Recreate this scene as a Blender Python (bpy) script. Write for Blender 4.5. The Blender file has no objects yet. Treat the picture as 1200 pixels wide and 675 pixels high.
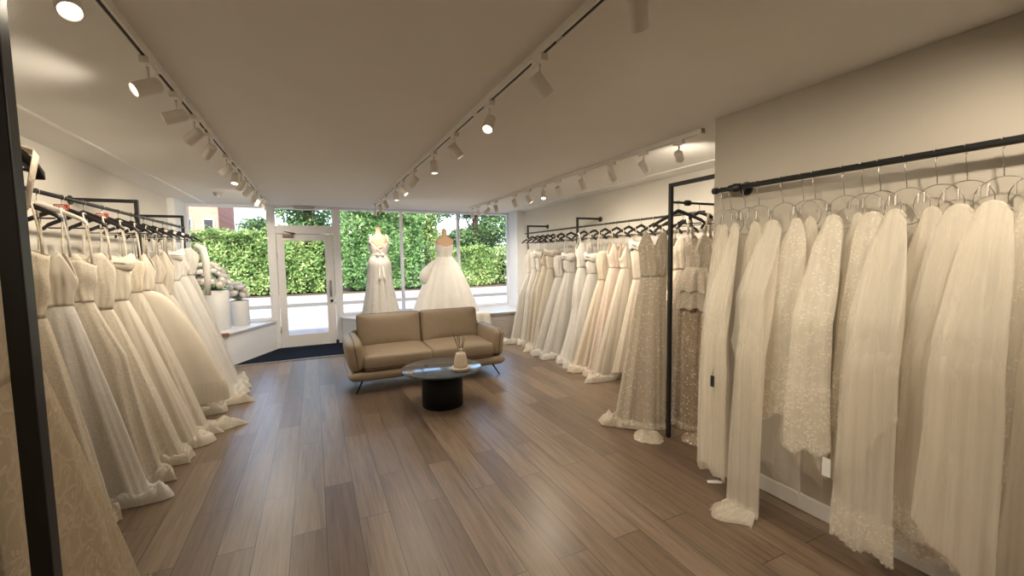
import bpy, math, random
import numpy as np
from mathutils import Vector, Matrix, Euler

sc = bpy.context.scene
COL = sc.collection
PI = math.pi
rnd = random.Random(11)

# ---------------------------------------------------------------- render look
sc.view_settings.view_transform = 'Standard'
try:
    sc.view_settings.look = 'None'
except Exception:
    pass
sc.view_settings.gamma = 1.0
sc.view_settings.exposure = 0.80
sc.view_settings.use_curve_mapping = False
cy = sc.cycles
cy.use_denoising = True
cy.max_bounces = 10
cy.diffuse_bounces = 5
cy.glossy_bounces = 3
cy.transmission_bounces = 6
cy.transparent_max_bounces = 24
cy.caustics_reflective = False
cy.caustics_refractive = False
cy.sample_clamp_indirect = 6.0
cy.blur_glossy = 0.5

# ---------------------------------------------------------------- mesh builder
class MB:
    def __init__(s):
        s.v, s.f, s.sm = [], [], []
    def add(s, vs, fs, smooth=True):
        b = len(s.v)
        s.v.extend([tuple(map(float, p)) for p in vs])
        s.f.extend([tuple(b + i for i in f) for f in fs])
        s.sm.extend([smooth] * len(fs))
        return s
    def box(s, lo, hi, M=None):
        x0, y0, z0 = lo; x1, y1, z1 = hi
        vs = [(x0,y0,z0),(x1,y0,z0),(x1,y1,z0),(x0,y1,z0),(x0,y0,z1),(x1,y0,z1),(x1,y1,z1),(x0,y1,z1)]
        if M is not None:
            vs = [tuple(M @ Vector(p)) for p in vs]
        return s.add(vs, [(0,3,2,1),(4,5,6,7),(0,1,5,4),(1,2,6,5),(2,3,7,6),(3,0,4,7)], False)
    def prism(s, poly, z0, z1):
        n = len(poly)
        a = sum(poly[i][0]*poly[(i+1)%n][1]-poly[(i+1)%n][0]*poly[i][1] for i in range(n))
        if a < 0: poly = poly[::-1]
        vs = [(x,y,z0) for x,y in poly]+[(x,y,z1) for x,y in poly]
        fs = [tuple(range(n-1,-1,-1)), tuple(range(n,2*n))]
        fs += [(i,(i+1)%n,n+(i+1)%n,n+i) for i in range(n)]
        return s.add(vs, fs, False)
    def loft(s, rings, cap0=False, cap1=False, smooth=True, closed=True):
        n = len(rings[0]); vs = [p for r in rings for p in r]; fs = []
        for j in range(len(rings)-1):
            for i in range(n if closed else n-1):
                k = (i+1) % n
                fs.append((j*n+i, j*n+k, (j+1)*n+k, (j+1)*n+i))
        s.add(vs, fs, smooth)
        b = len(s.v)-len(vs)
        if cap0: s.f.append(tuple(b+i for i in range(n-1,-1,-1))); s.sm.append(False)
        if cap1: s.f.append(tuple(b+(len(rings)-1)*n+i for i in range(n))); s.sm.append(False)
        return s
    def lathe(s, prof, n=32, o=(0,0,0), M=None, cap0=False, cap1=False):
        rings = []
        for r, z in prof:
            ring = [Vector((r*math.cos(2*PI*i/n), r*math.sin(2*PI*i/n), z)) for i in range(n)]
            if M is not None: ring = [M @ p for p in ring]
            rings.append([(p[0]+o[0], p[1]+o[1], p[2]+o[2]) for p in ring])
        return s.loft(rings, cap0, cap1)
    def tube(s, pts, r, n=8, caps=True, closed=False, flat=1.0):
        P = [Vector(p) for p in pts]; rings = []; m = len(P)
        up = None
        for i in range(m):
            if closed: d = P[(i+1)%m]-P[i-1]
            else: d = P[min(i+1,m-1)]-P[max(i-1,0)]
            d.normalize()
            if up is None:
                up = Vector((0,0,1)) if abs(d.z) < .9 else Vector((0,1,0))
            a = d.cross(up)
            if a.length < 1e-5: a = d.cross(Vector((1,0,0)))
            a.normalize(); b = a.cross(d).normalized(); up = b
            rr = r[i] if isinstance(r,(list,tuple)) else r
            rings.append([tuple(P[i]+a*(rr*math.cos(2*PI*k/n))+b*(rr*flat*math.sin(2*PI*k/n))) for k in range(n)])
        if closed: rings.append(rings[0])
        return s.loft(rings, caps and not closed, caps and not closed)
    def cyl(s, p0, p1, r, n=16, r1=None):
        return s.tube([p0,p1],[r, r if r1 is None else r1], n)
    def build(s, name, mat, parent=None, bevel=0, sub=0, solid=0):
        me = bpy.data.meshes.new(name)
        me.from_pydata(s.v, [], s.f)
        me.polygons.foreach_set('use_smooth', s.sm)
        me.update()
        if mat is not None: me.materials.append(mat)
        o = bpy.data.objects.new(name, me); COL.objects.link(o)
        if parent is not None: o.parent = parent
        if solid:
            md = o.modifiers.new('solid','SOLIDIFY'); md.thickness = solid; md.offset = 0
        if bevel:
            md = o.modifiers.new('bevel','BEVEL'); md.width = bevel; md.segments = 2; md.limit_method = 'ANGLE'; md.angle_limit = .7
        if sub:
            md = o.modifiers.new('sub','SUBSURF'); md.levels = sub; md.render_levels = sub
        return o

def thing(name, label, cat, loc=(0,0,0), rz=0, group=None):
    o = bpy.data.objects.new(name, None); COL.objects.link(o)
    o.empty_display_size = .1
    o.location = loc; o.rotation_euler = (0,0,rz)
    o['label'] = label; o['category'] = cat
    if group: o['group'] = group
    return o
def tag(o, label, cat, group=None, kind=None):
    o['label'] = label; o['category'] = cat
    if group: o['group'] = group
    if kind: o['kind'] = kind
    return o
def struct(o):
    o['kind'] = 'structure'; return o
def copy_tree(src, parent=None):
    c = src.copy(); COL.objects.link(c)
    if parent is not None: c.parent = parent
    for ch in list(src.children): copy_tree(ch, c)
    return c

# ---------------------------------------------------------------- materials
class NT:
    def __init__(s, name):
        s.m = bpy.data.materials.new(name); s.m.use_nodes = True
        s.t = s.m.node_tree; s.t.nodes.clear()
        s.out = s.n('ShaderNodeOutputMaterial')
    def n(s, typ, **kw):
        nd = s.t.nodes.new(typ)
        for k, v in kw.items():
            if k in nd.inputs.keys() if isinstance(k,str) else False: nd.inputs[k].default_value = v
            else: setattr(nd, k, v)
        return nd
    def l(s, a, b): s.t.links.new(a, b)
    def coords(s, scale=(1,1,1), rot=(0,0,0), kind='Object'):
        tc = s.n('ShaderNodeTexCoord'); mp = s.n('ShaderNodeMapping')
        mp.inputs['Scale'].default_value = scale; mp.inputs['Rotation'].default_value = rot
        s.l(tc.outputs[kind], mp.inputs['Vector']); return mp.outputs['Vector']
    def noise(s, vec, scale, detail=3, rough=.55):
        nd = s.n('ShaderNodeTexNoise'); nd.inputs['Scale'].default_value = scale
        nd.inputs['Detail'].default_value = detail; nd.inputs['Roughness'].default_value = rough
        if vec is not None: s.l(vec, nd.inputs['Vector'])
        return nd
    def ramp(s, fac, stops):
        r = s.n('ShaderNodeValToRGB'); e = r.color_ramp.elements
        while len(e) < len(stops): e.new(.5)
        for el, (p, c) in zip(e, stops):
            el.position = p; el.color = (c,c,c,1) if isinstance(c,(int,float)) else (*c,1)
        s.l(fac, r.inputs['Fac']); return r.outputs['Color']
    def mix(s, fac, a, b, blend='MIX'):
        m = s.n('ShaderNodeMix'); m.data_type = 'RGBA'; m.blend_type = blend
        for sock, val in ((m.inputs[0],fac),(m.inputs[6],a),(m.inputs[7],b)):
            if hasattr(val,'links'): s.l(val, sock)
            elif isinstance(val,(int,float)): sock.default_value = val
            else: sock.default_value = (*val,1)
        return m.outputs[2]
    def math(s, op, a, b=0.0):
        m = s.n('ShaderNodeMath'); m.operation = op
        for i, v in enumerate((a,b)):
            if hasattr(v,'links'): s.l(v, m.inputs[i])
            else: m.inputs[i].default_value = v
        return m.outputs[0]
    def bump(s, h, strength=.3, dist=.01):
        b = s.n('ShaderNodeBump'); b.inputs['Strength'].default_value = strength; b.inputs['Distance'].default_value = dist
        s.l(h, b.inputs['Height']); return b.outputs['Normal']
    def princ(s, color, rough=.5, spec=.5, metal=0, normal=None, **kw):
        p = s.n('ShaderNodeBsdfPrincipled')
        def st(k, v):
            if hasattr(v,'links'): s.l(v, p.inputs[k])
            elif isinstance(v,(tuple,list)): p.inputs[k].default_value = (*v,1)
            else: p.inputs[k].default_value = v
        st('Base Color', color); st('Roughness', rough); st('Specular IOR Level', spec); st('Metallic', metal)
        for k, v in kw.items(): st(k.replace('_',' '), v)
        if normal is not None: s.l(normal, p.inputs['Normal'])
        return p.outputs['BSDF']
    def done(s, sh):
        s.l(sh, s.out.inputs['Surface']); return s.m

def plain(name, col, rough=.5, spec=.5, metal=0, var=.06, nscale=20, bump=0, vs=(1,1,1)):
    t = NT(name); v = t.coords(vs); nz = t.noise(v, nscale)
    c = t.mix(1.0, col, t.ramp(nz.outputs['Fac'], [(.25,1-var),(.75,1.0)]), 'MULTIPLY')
    nm = t.bump(nz.outputs['Fac'], bump, .003) if bump else None
    return t.done(t.princ(c, rough, spec, metal, nm))

def emit_mat(name, col, st):
    t = NT(name); e = t.n('ShaderNodeEmission')
    e.inputs['Color'].default_value = (*col,1); e.inputs['Strength'].default_value = st
    return t.done(e.outputs[0])

def cloth(name, base, kind='satin', motif=None, trans=.22, ls=34, bs=.3):
    """gown fabrics: satin, lace, tulle, sequin"""
    t = NT(name); v = t.coords()
    normal = None; rough = .75; spec = .25; metal = 0
    if motif is None: motif = tuple(min(1,c*1.12+.03) for c in base)
    if kind == 'satin':
        nz = t.noise(v, 9, 2); col = t.mix(1.0, base, t.ramp(nz.outputs['Fac'],[(.3,.95),(.7,1.0)]), 'MULTIPLY')
        fine = t.noise(v, 260, 2); normal = t.bump(fine.outputs['Fac'], .08, .002); rough, spec = .5, .35
    elif kind == 'tulle':
        v2 = t.coords((70,70,2.2)); nz = t.noise(v2, 1.0, 3)
        col = t.mix(1.0, base, t.ramp(nz.outputs['Fac'],[(.3,.86),(.7,1.0)]), 'MULTIPLY')
        normal = t.bump(nz.outputs['Fac'], .25, .006); rough, spec = .9, .1
    else:
        wz = t.noise(v, 7, 2)
        wv = t.n('ShaderNodeVectorMath'); wv.operation = 'MULTIPLY_ADD'
        t.l(wz.outputs['Color'], wv.inputs[0]); wv.inputs[1].default_value = (.16,.16,.16); t.l(v, wv.inputs[2])
        vo = t.n('ShaderNodeTexVoronoi'); vo.feature = 'DISTANCE_TO_EDGE'; vo.inputs['Scale'].default_value = ls
        t.l(wv.outputs[0], vo.inputs['Vector'])
        line = t.ramp(vo.outputs['Distance'], [(.02,.55),(.11,0.0)])
        vf = t.n('ShaderNodeTexVoronoi'); vf.inputs['Scale'].default_value = ls*2.4; t.l(wv.outputs[0], vf.inputs['Vector'])
        blob = t.ramp(vf.outputs['Distance'], [(.22,1.0),(.38,0.0)])
        big = t.noise(v, 4.5, 2); area = t.ramp(big.outputs['Fac'], [(.42,0.0),(.56,1.0)])
        blob2 = t.math('MULTIPLY', blob, area)
        mask = t.math('MAXIMUM', line, blob2)
        col = t.mix(mask, base, motif)
        fine = t.noise(v, 190, 2)
        h = t.math('ADD', mask, t.math('MULTIPLY', fine.outputs['Fac'], .35))
        normal = t.bump(h, bs, .004)
        if kind == 'sequin':
            vs_ = t.n('ShaderNodeTexVoronoi'); vs_.inputs['Scale'].default_value = 62; t.l(v, vs_.inputs['Vector'])
            sp = t.n('ShaderNodeSeparateColor'); t.l(vs_.outputs['Color'], sp.inputs[0])
            on = t.math('GREATER_THAN', sp.outputs[0], .84)
            dot = t.math('MULTIPLY', on, t.math('LESS_THAN', vs_.outputs['Distance'], .42))
            col = t.mix(dot, col, (.95,.93,.88))  # sequin glints painted into the colour as near-white dots
            metal = t.math('MULTIPLY', dot, .15)
            rough = t.math('SUBTRACT', .75, t.math('MULTIPLY', dot, .5))
            spec = .3
    p = t.princ(col, rough, spec, metal, normal)
    tr = t.n('ShaderNodeBsdfTranslucent'); t.l(col, tr.inputs['Color'])
    m = t.n('ShaderNodeMixShader'); m.inputs[0].default_value = trans
    t.l(p, m.inputs[1]); t.l(tr.outputs[0], m.inputs[2])
    return t.done(m.outputs[0])

def sheer(name, col, alpha=.55, lace=False):
    """see-through tulle; lace adds denser embroidery"""
    t = NT(name)
    nz = t.noise(t.coords((5,48,.25)), 1.0, 2)
    v = t.coords()
    c = t.mix(1.0, col, t.ramp(nz.outputs['Fac'],[(.3,.96),(.7,1.0)]), 'MULTIPLY')
    a = t.ramp(nz.outputs['Fac'],[(.3,max(0,alpha-.06)),(.7,min(1,alpha+.06))])
    normal = t.bump(nz.outputs['Fac'], .12, .006)
    if lace:
        vo = t.n('ShaderNodeTexVoronoi'); vo.inputs['Scale'].default_value = 75; t.l(v, vo.inputs['Vector'])
        ar = t.noise(v, 16, 3, .6)
        fl = t.math('MULTIPLY', t.ramp(vo.outputs['Distance'],[(.25,1.0),(.6,.45)]), t.ramp(ar.outputs['Fac'],[(.36,0.0),(.50,1.0)]))
        a = t.math('MAXIMUM', a, t.math('MULTIPLY', fl, .66))
        c = t.mix(fl, c, tuple(min(1,x*1.02+.01) for x in col))
        normal = t.bump(fl, .2, .004)
    d = t.n('ShaderNodeBsdfDiffuse'); t.l(c, d.inputs['Color']); t.l(normal, d.inputs['Normal'])
    tl = t.n('ShaderNodeBsdfTranslucent'); t.l(c, tl.inputs['Color'])
    m1 = t.n('ShaderNodeMixShader'); m1.inputs[0].default_value = .35
    t.l(d.outputs[0], m1.inputs[1]); t.l(tl.outputs[0], m1.inputs[2])
    tp = t.n('ShaderNodeBsdfTransparent')
    m2 = t.n('ShaderNodeMixShader'); t.l(a, m2.inputs[0]); t.l(tp.outputs[0], m2.inputs[1]); t.l(m1.outputs[0], m2.inputs[2])
    return t.done(m2.outputs[0])

def glass_mat():
    t = NT('window_glass'); tp = t.n('ShaderNodeBsdfTransparent'); tp.inputs['Color'].default_value = (.97,.985,.98,1)
    g = t.n('ShaderNodeBsdfGlossy'); g.inputs['Roughness'].default_value = .02
    fr = t.n('ShaderNodeFresnel'); fr.inputs['IOR'].default_value = 1.45
    m = t.n('ShaderNodeMixShader'); t.l(t.math('MULTIPLY', fr.outputs[0], .6), m.inputs[0])
    t.l(tp.outputs[0], m.inputs[1]); t.l(g.outputs[0], m.inputs[2])
    return t.done(m.outputs[0])

def floor_mat():
    t = NT('oak_laminate'); v = t.coords((1,1,1),(0,0,PI/2))
    br = t.n('ShaderNodeTexBrick'); t.l(v, br.inputs['Vector'])
    br.offset = .37; br.offset_frequency = 2
    br.inputs['Scale'].default_value = 1.0; br.inputs['Brick Width'].default_value = 1.28; br.inputs['Row Height'].default_value = .176
    br.inputs['Mortar Size'].default_value = .0022; br.inputs['Mortar Smooth'].default_value = .2; br.inputs['Bias'].default_value = 0
    br.inputs['Color1'].default_value = (0,0,0,1); br.inputs['Color2'].default_value = (1,1,1,1); br.inputs['Mortar'].default_value = (.5,.5,.5,1)
    br2 = br.outputs['Color']
    sep = t.n('ShaderNodeSeparateColor'); t.l(br2, sep.inputs[0])
    g = t.n('ShaderNodeTexNoise'); g.noise_dimensions = '4D'
    t.l(t.coords((26,1.5,1)), g.inputs['Vector']); t.l(t.math('MULTIPLY', sep.outputs[0], 37.0), g.inputs['W'])
    g.inputs['Scale'].default_value = 1.0; g.inputs['Detail'].default_value = 5; g.inputs['Roughness'].default_value = .62; g.inputs['Distortion'].default_value = .6
    g2 = t.n('ShaderNodeTexNoise'); g2.noise_dimensions = '4D'
    t.l(t.coords((110,4,1)), g2.inputs['Vector']); t.l(t.math('MULTIPLY', sep.outputs[0], 11.0), g2.inputs['W'])
    g2.inputs['Scale'].default_value = 1.0; g2.inputs['Detail'].default_value = 3
    base = t.ramp(sep.outputs[0], [(0.0,FLOOR_A),(.5,FLOOR_B),(1.0,FLOOR_C)])
    gr = t.ramp(g.outputs['Fac'], [(.26,.42),(.42,.80),(.55,1.0),(.74,1.22)])
    c = t.mix(1.0, base, gr, 'MULTIPLY')
    c = t.mix(.6, c, t.ramp(g2.outputs['Fac'], [(.3,.62),(.6,1.08)]), 'MULTIPLY')
    c = t.mix(br.outputs['Fac'], c, (.03,.022,.016))
    h = t.math('SUBTRACT', t.math('MULTIPLY', g2.outputs['Fac'], .25), br.outputs['Fac'])
    r = t.math('ADD', .26, t.math('MULTIPLY', g.outputs['Fac'], .16))
    return t.done(t.princ(c, r, .75, 0, t.bump(h, .25, .002)))

FLOOR_A, FLOOR_B, FLOOR_C = (.140,.092,.060), (.185,.128,.086), (.240,.174,.122)

def leaf_mat(name, dark, mid, light):
    t = NT(name); ge = t.n('ShaderNodeNewGeometry')
    pz = t.noise(t.coords(), .9, 2)
    fac = t.math('ADD', t.math('MULTIPLY', ge.outputs['Random Per Island'], .62), t.math('MULTIPLY', t.math('SUBTRACT', pz.outputs['Fac'], .28), .85))
    c = t.ramp(fac, [(0.0,dark),(.45,mid),(1.0,light)])
    d = t.princ(c, .5, .35)
    tl = t.n('ShaderNodeBsdfTranslucent'); t.l(c, tl.inputs['Color'])
    m = t.n('ShaderNodeMixShader'); m.inputs[0].default_value = .3
    t.l(d, m.inputs[1]); t.l(tl.outputs[0], m.inputs[2])
    return t.done(m.outputs[0])

def brick_mat():
    t = NT('red_brick'); v = t.coords((1,1,1),(PI/2,0,0))
    b = t.n('ShaderNodeTexBrick'); t.l(v, b.inputs['Vector']); b.inputs['Scale'].default_value = 4
    b.inputs['Color1'].default_value = (.42,.14,.09,1); b.inputs['Color2'].default_value = (.55,.22,.14,1); b.inputs['Mortar'].default_value = (.5,.42,.36,1)
    return t.done(t.princ(b.outputs['Color'], .9, .1))

M = {}
M['ceiling'] = plain('ceiling_paint', (.80,.785,.755), .9, .1, var=.03, nscale=3, bump=.05)
M['wall_near'] = plain('shaded_wall_paint', (.47,.43,.365), .85, .2, var=.03, nscale=4, bump=.05)  # wall paint darkened to stand for the weaker light on this wall
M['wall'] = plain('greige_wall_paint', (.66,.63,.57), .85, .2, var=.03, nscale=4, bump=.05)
M['reveal'] = plain('white_reveal_paint', (.82,.83,.84), .7, .2, var=.02)
M['trim'] = plain('white_gloss_trim', (.82,.81,.79), .4, .4, var=.02)
M['frame'] = plain('pale_grey_window_frame', (.80,.79,.80), .45, .4, var=.03)
M['floor'] = floor_mat()
M['glass'] = glass_mat()
M['black'] = plain('black_powder_coat', (.014,.014,.015), .42, .45, var=.2, nscale=60)
M['hanger'] = plain('black_hanger_wood', (.012,.011,.012), .35, .5, var=.2)
M['white_hanger'] = plain('white_hanger_paint', (.72,.68,.6), .4, .5)
M['chrome'] = plain('chrome_wire', (.75,.73,.68), .22, .5, 1.0, var=.05)
M['wire'] = plain('dark_nickel_wire', (.32,.30,.27), .3, .5, 1.0, var=.05)
M['red_card'] = plain('red_hanger_card', (.36,.07,.05), .6, .3)
M['pale_print'] = plain('pale_card_print', (.75,.68,.6), .6, .3)
M['lamp'] = plain('white_lamp_housing', (.78,.75,.70), .45, .4, var=.03)
M['track'] = plain('white_track_metal', (.78,.76,.72), .45, .4, var=.03)
M['slot'] = plain('dark_track_slot', (.03,.028,.026), .6, .3)
M['lens'] = emit_mat('lit_lamp_lens', (1.0,.88,.68), 6)
M['sofa'] = plain('taupe_leather', (.325,.258,.185), .48, .4, var=.08, nscale=14, bump=.12)
M['piping'] = plain('brown_piping', (.075,.05,.035), .55, .3)
M['tabletop'] = plain('dark_slate_top', (.07,.085,.105), .10, .8, var=.4, nscale=5)
M['drum'] = plain('matt_black_drum', (.008,.008,.009), .6, .2, var=.2)
M['stone'] = plain('cream_stone', (.62,.52,.42), .5, .35, var=.08, nscale=30)
M['reed'] = plain('dark_reed', (.06,.035,.022), .7, .2)
M['mat'] = plain('navy_entrance_mat', (.014,.019,.032), .95, .05, var=.5, nscale=160, bump=.5)
M['steel'] = plain('brushed_steel_strip', (.55,.56,.6), .35, .5, .8)
M['panel'] = plain('white_panel_paint', (.80,.81,.84), .5, .35, var=.02)
M['boardtop'] = plain('pale_platform_top', (.70,.72,.76), .28, .5, var=.04)
M['wood_edge'] = plain('oak_edge', (.30,.16,.09), .5, .4, var=.3, nscale=12, vs=(1,8,8))
M['grille'] = plain('cream_radiator_grille', (.62,.57,.52), .6, .3)
M['vase'] = plain('white_ceramic_vase', (.66,.66,.66), .5, .4, var=.03)
M['petal'] = cloth('white_petal_soft', (.93,.92,.90), 'satin', trans=.25); M['blush_petal'] = cloth('blush_petal_soft', (.92,.88,.84), 'satin', trans=.25)
M['leaf'] = plain('bouquet_leaf', (.20,.30,.20), .6, .3, var=.3)
M['paper'] = plain('white_paper', (.82,.80,.76), .7, .2)
M['dressform'] = plain('beige_mannequin_jersey', (.62,.42,.28), .8, .15, var=.06, nscale=40)
M['alu'] = plain('satin_handle_metal', (.5,.5,.52), .3, .5, 1.0)
M['rubber'] = plain('black_fitting', (.02,.02,.022), .6, .3)
M['grey_plastic'] = plain('grey_plastic', (.32,.32,.31), .5, .4)
# outside
M['pave'] = plain('pale_pavement', (.30,.27,.25), .9, .1, var=.18, nscale=3)
M['road'] = plain('sunlit_asphalt', (.27,.27,.265), .9, .1, var=.12, nscale=2)
M['kerb'] = plain('kerb_stone', (.13,.12,.11), .9, .1, var=.2)
M['soil'] = plain('verge_soil', (.10,.075,.05), .95, .05, var=.4, nscale=6)
M['hedgecore'] = plain('hedge_dark_backing', (.022,.045,.012), .95, .05, var=.5, nscale=8)
M['leaf_laurel'] = leaf_mat('laurel_leaf', (.02,.06,.015), (.085,.19,.045), (.34,.46,.20))
M['leaf_yellow'] = leaf_mat('golden_hedge_leaf', (.03,.075,.015), (.13,.235,.05), (.50,.55,.22))
M['leaf_dark'] = leaf_mat('dark_tree_leaf', (.015,.045,.015), (.06,.13,.04), (.26,.36,.16))
M['bark'] = plain('tree_bark', (.09,.065,.045), .95, .05, var=.4, nscale=9)
M['brick'] = brick_mat()
M['white_render'] = plain('white_house_render', (.80,.79,.77), .9, .1)
M['roof'] = plain('grey_roof_tile', (.18,.16,.16), .9, .1, var=.3, nscale=10)
M['fence'] = plain('white_picket_paint', (.78,.77,.74), .7, .2)
# gown fabrics
F = {}
IV, WH, CH, BL, NU, CR = (.77,.71,.615), (.79,.765,.725), (.73,.645,.52), (.75,.63,.54), (.56,.45,.33), (.78,.70,.57)
F['ivory_satin'] = cloth('ivory_satin', IV, 'satin')
F['ivory_lace'] = cloth('ivory_lace', (.71,.645,.54), 'lace', (.86,.81,.72))
F['ivory_tulle'] = cloth('ivory_tulle', IV, 'tulle', trans=.3)
F['cream_lace'] = cloth('cream_lace', (.68,.605,.48), 'lace', (.83,.76,.63))
F['white_satin'] = cloth('white_satin', WH, 'satin')
F['white_tulle'] = cloth('white_tulle', WH, 'tulle', trans=.3)
F['white_lace'] = cloth('white_lace', (.76,.73,.69), 'lace', (.87,.86,.83))
F['champagne_lace'] = cloth('champagne_lace', CH, 'lace', (.84,.77,.66))
F['champagne_sequin'] = cloth('champagne_sequin', (.66,.57,.45), 'sequin', (.83,.77,.68))
F['blush_lace'] = cloth('blush_lace', BL, 'lace', (.86,.78,.70))
F['blush_tulle'] = cloth('blush_tulle', BL, 'tulle', trans=.3)
F['beige_sequin'] = cloth('beige_sequin', (.60,.52,.41), 'sequin', (.74,.67,.57), ls=30, bs=.3)
F['nude_lace'] = cloth('nude_lace', (.38,.29,.20), 'sequin', (.66,.57,.45), ls=34, bs=.4)
F['nude_mesh'] = cloth('nude_mesh', (.42,.31,.21), 'tulle')
F['shaded_old_lace'] = cloth('shaded_old_lace', (.50,.41,.29), 'lace', (.63,.535,.40), ls=13, bs=.3)  # lace base darkened because the near gown hangs in shadow, off the lamps
V = {}
V['tulle'] = sheer('veil_tulle', (.90,.84,.73), .46)
V['tulle_thin'] = sheer('veil_thin_tulle', (.91,.87,.79), .24)
V['lace'] = sheer('veil_lace', (.91,.86,.76), .48, True)
V['edge'] = sheer('veil_lace_edge', (.91,.86,.77), .35, True)

# ================================================================ THE ROOM
XL, XR, XN, YF, YB, ZC = -1.88, 3.98, 2.58, 8.34, -3.2, 2.465
YRET = 2.13              # end of the projecting wall with the veil rail
XNIB, YNIB = -0.70, 0.85 # nib wall on the other side
def wallbox(name, lo, hi, mat='wall'):
    return struct(MB().box(lo, hi).build(name, M[mat]))
struct(MB().box((XL-.3,YB-.2,-.12),(XR+.3,YF+.06,0)).build('floor', M['floor']))
struct(MB().box((XL-.3,YB-.2,ZC),(XR+.3,YF+.5,ZC+.3)).build('ceiling', M['ceiling']))
wallbox('wall_left', (XL-.2,YNIB,0),(XL,YF+.1,ZC))
wallbox('wall_left_nib', (XL-.2,YB,0),(XNIB,YNIB,ZC))
wallbox('wall_right', (XR,YRET,0),(XR+.2,YF+.1,ZC))
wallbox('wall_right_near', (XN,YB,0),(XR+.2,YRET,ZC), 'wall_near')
wallbox('wall_back', (XNIB,YB-.2,0),(XN,YB,ZC))
wallbox('wall_front_left', (XL,7.72,0),(-1.795,YF+.1,ZC), 'reveal')
wallbox('wall_front_right', (3.815,7.88,0),(XR,YF+.1,ZC), 'reveal')
# ceiling beads
struct(MB().box((-1.545,YNIB,ZC-.012),(-1.52,8.27,ZC+.01)).build('trim_1', M['trim'], bevel=.004))
struct(MB().box((3.63,YRET,ZC-.012),(3.655,8.27,ZC+.01)).build('trim_2', M['trim'], bevel=.004))
# baseboards
def baseboard(name, poly):
    mb = MB()
    mb.prism(poly, 0, .10)
    return struct(mb.build(name, M['trim'], bevel=.006))
baseboard('baseboard_right_near', [(XN-.018,YB),(XN,YB),(XN,YRET+.0),(XN-.018,YRET+.018)])
baseboard('baseboard_right_end', [(XN-.018,YRET+.018),(XN,YRET),(XR,YRET),(XR,YRET+.018)])
baseboard('baseboard_right', [(XR-.018,YRET+.02),(XR,YRET+.02),(XR,7.18),(XR-.018,7.18)])
baseboard('baseboard_left', [(XL,YNIB),(XL+.018,YNIB),(XL+.018,7.12),(XL,7.12)])

# ---------------------------------------------------------------- shop front
ZS, ZT = .50, 2.465      # platform top / underside of ceiling
y0, y1 = YF-.035, YF+.035
def win(name, xa, xb, za, zb, parts_sill=True):
    root = MB()
    fr = .028
    root.box((xa,y0,za),(xa+fr,y1,zb)); root.box((xb-fr,y0,za),(xb,y1,zb))
    root.box((xa+fr,y0,zb-.04),(xb-fr,y1,zb)); root.box((xa+fr,y0,za),(xb-fr,y1,za+.052))
    o = struct(root.build(name, M['frame'], bevel=.004))
    g = MB().box((xa+fr-.005,YF-.004,za+.04),(xb-fr+.005,YF+.004,zb-.03)).build('glass_pane', M['glass'], o)
    return o
win('window_1', -1.795, -.665, ZS, ZT)
win('window_2', -.60, .365, 2.085, ZT)
win('window_3', .435, 1.56, ZS, ZT)
win('window_4', 1.56, 2.70, ZS, ZT)
win('window_5', 2.70, 3.815, ZS, ZT)
# door posts and transom bar
for i, (a, b) in enumerate(((-.665,-.565),(.342,.435))):
    struct(MB().box((a,y0-.02,0),(b,y1,ZT)).build('trim_%d' % (3+i), M['frame'], bevel=.006))
struct(MB().box((-.565,y0-.02,1.995),(.342,y1,2.10)).build('trim_5', M['frame'], bevel=.006))
# under-window walls (behind the platforms)
struct(MB().box((-1.795,YF-.02,-.1),(-.665,YF+.1,ZS)).build('wall_front_low_left', M['reveal']))
struct(MB().box((.435,YF-.02,-.1),(3.815,YF+.1,ZS)).build('wall_front_low_right', M['reveal']))
# door leaf
dr = MB(); xa, xb = -.558, .335
dr.box((xa,YF-.022,.012),(xa+.112,YF+.022,1.985)); dr.box((xb-.138,YF-.022,.012),(xb,YF+.022,1.985))
dr.box((xa+.112,YF-.022,1.87),(xb-.138,YF+.022,1.985)); dr.box((xa+.112,YF-.022,.012),(xb-.138,YF+.022,.222))
door = struct(dr.build('door_1', M['frame'], bevel=.004))
MB().box((xa+.105,YF-.004,.215),(xb-.13,YF+.004,1.877)).build('glass_pane', M['glass'], door)
h = MB(); hx = xb-.068
h.tube([(hx,YF-.024,1.10),(hx,YF-.065,1.10),(hx,YF-.065,.90),(hx,YF-.024,.90)], .011, 10)
h.box((hx-.018,YF-.03,.86),(hx+.018,YF-.022,1.16))
h.build('door_handle', M['alu'], door)
MB().cyl((hx+.008,YF-.045,.79),(hx+.008,YF-.02,.79),.024,20).build('lock_knob', M['rubber'], door)
for z in (.33, 1.62):
    MB().cyl((xa-.004,YF-.034,z-.055),(xa-.004,YF-.034,z+.055),.012,10).build('hinge', M['alu'], door)
cl = MB(); cl.box((xa+.10,YF-.075,1.925),(xa+.26,YF-.022,1.975)); cl.build('door_closer', M['wood_edge'], door, bevel=.008)
MB().tube([(xa+.22,YF-.06,1.98),(xa+.30,YF-.11,1.99),(xa+.12,YF-.06,2.03)], .008, 8).build('closer_arm', M['rubber'], door)
MB().box((xb-.02,YF-.06,.012),(xb+.03,YF-.036,.075)).build('door_stop', M['rubber'], door)
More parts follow.
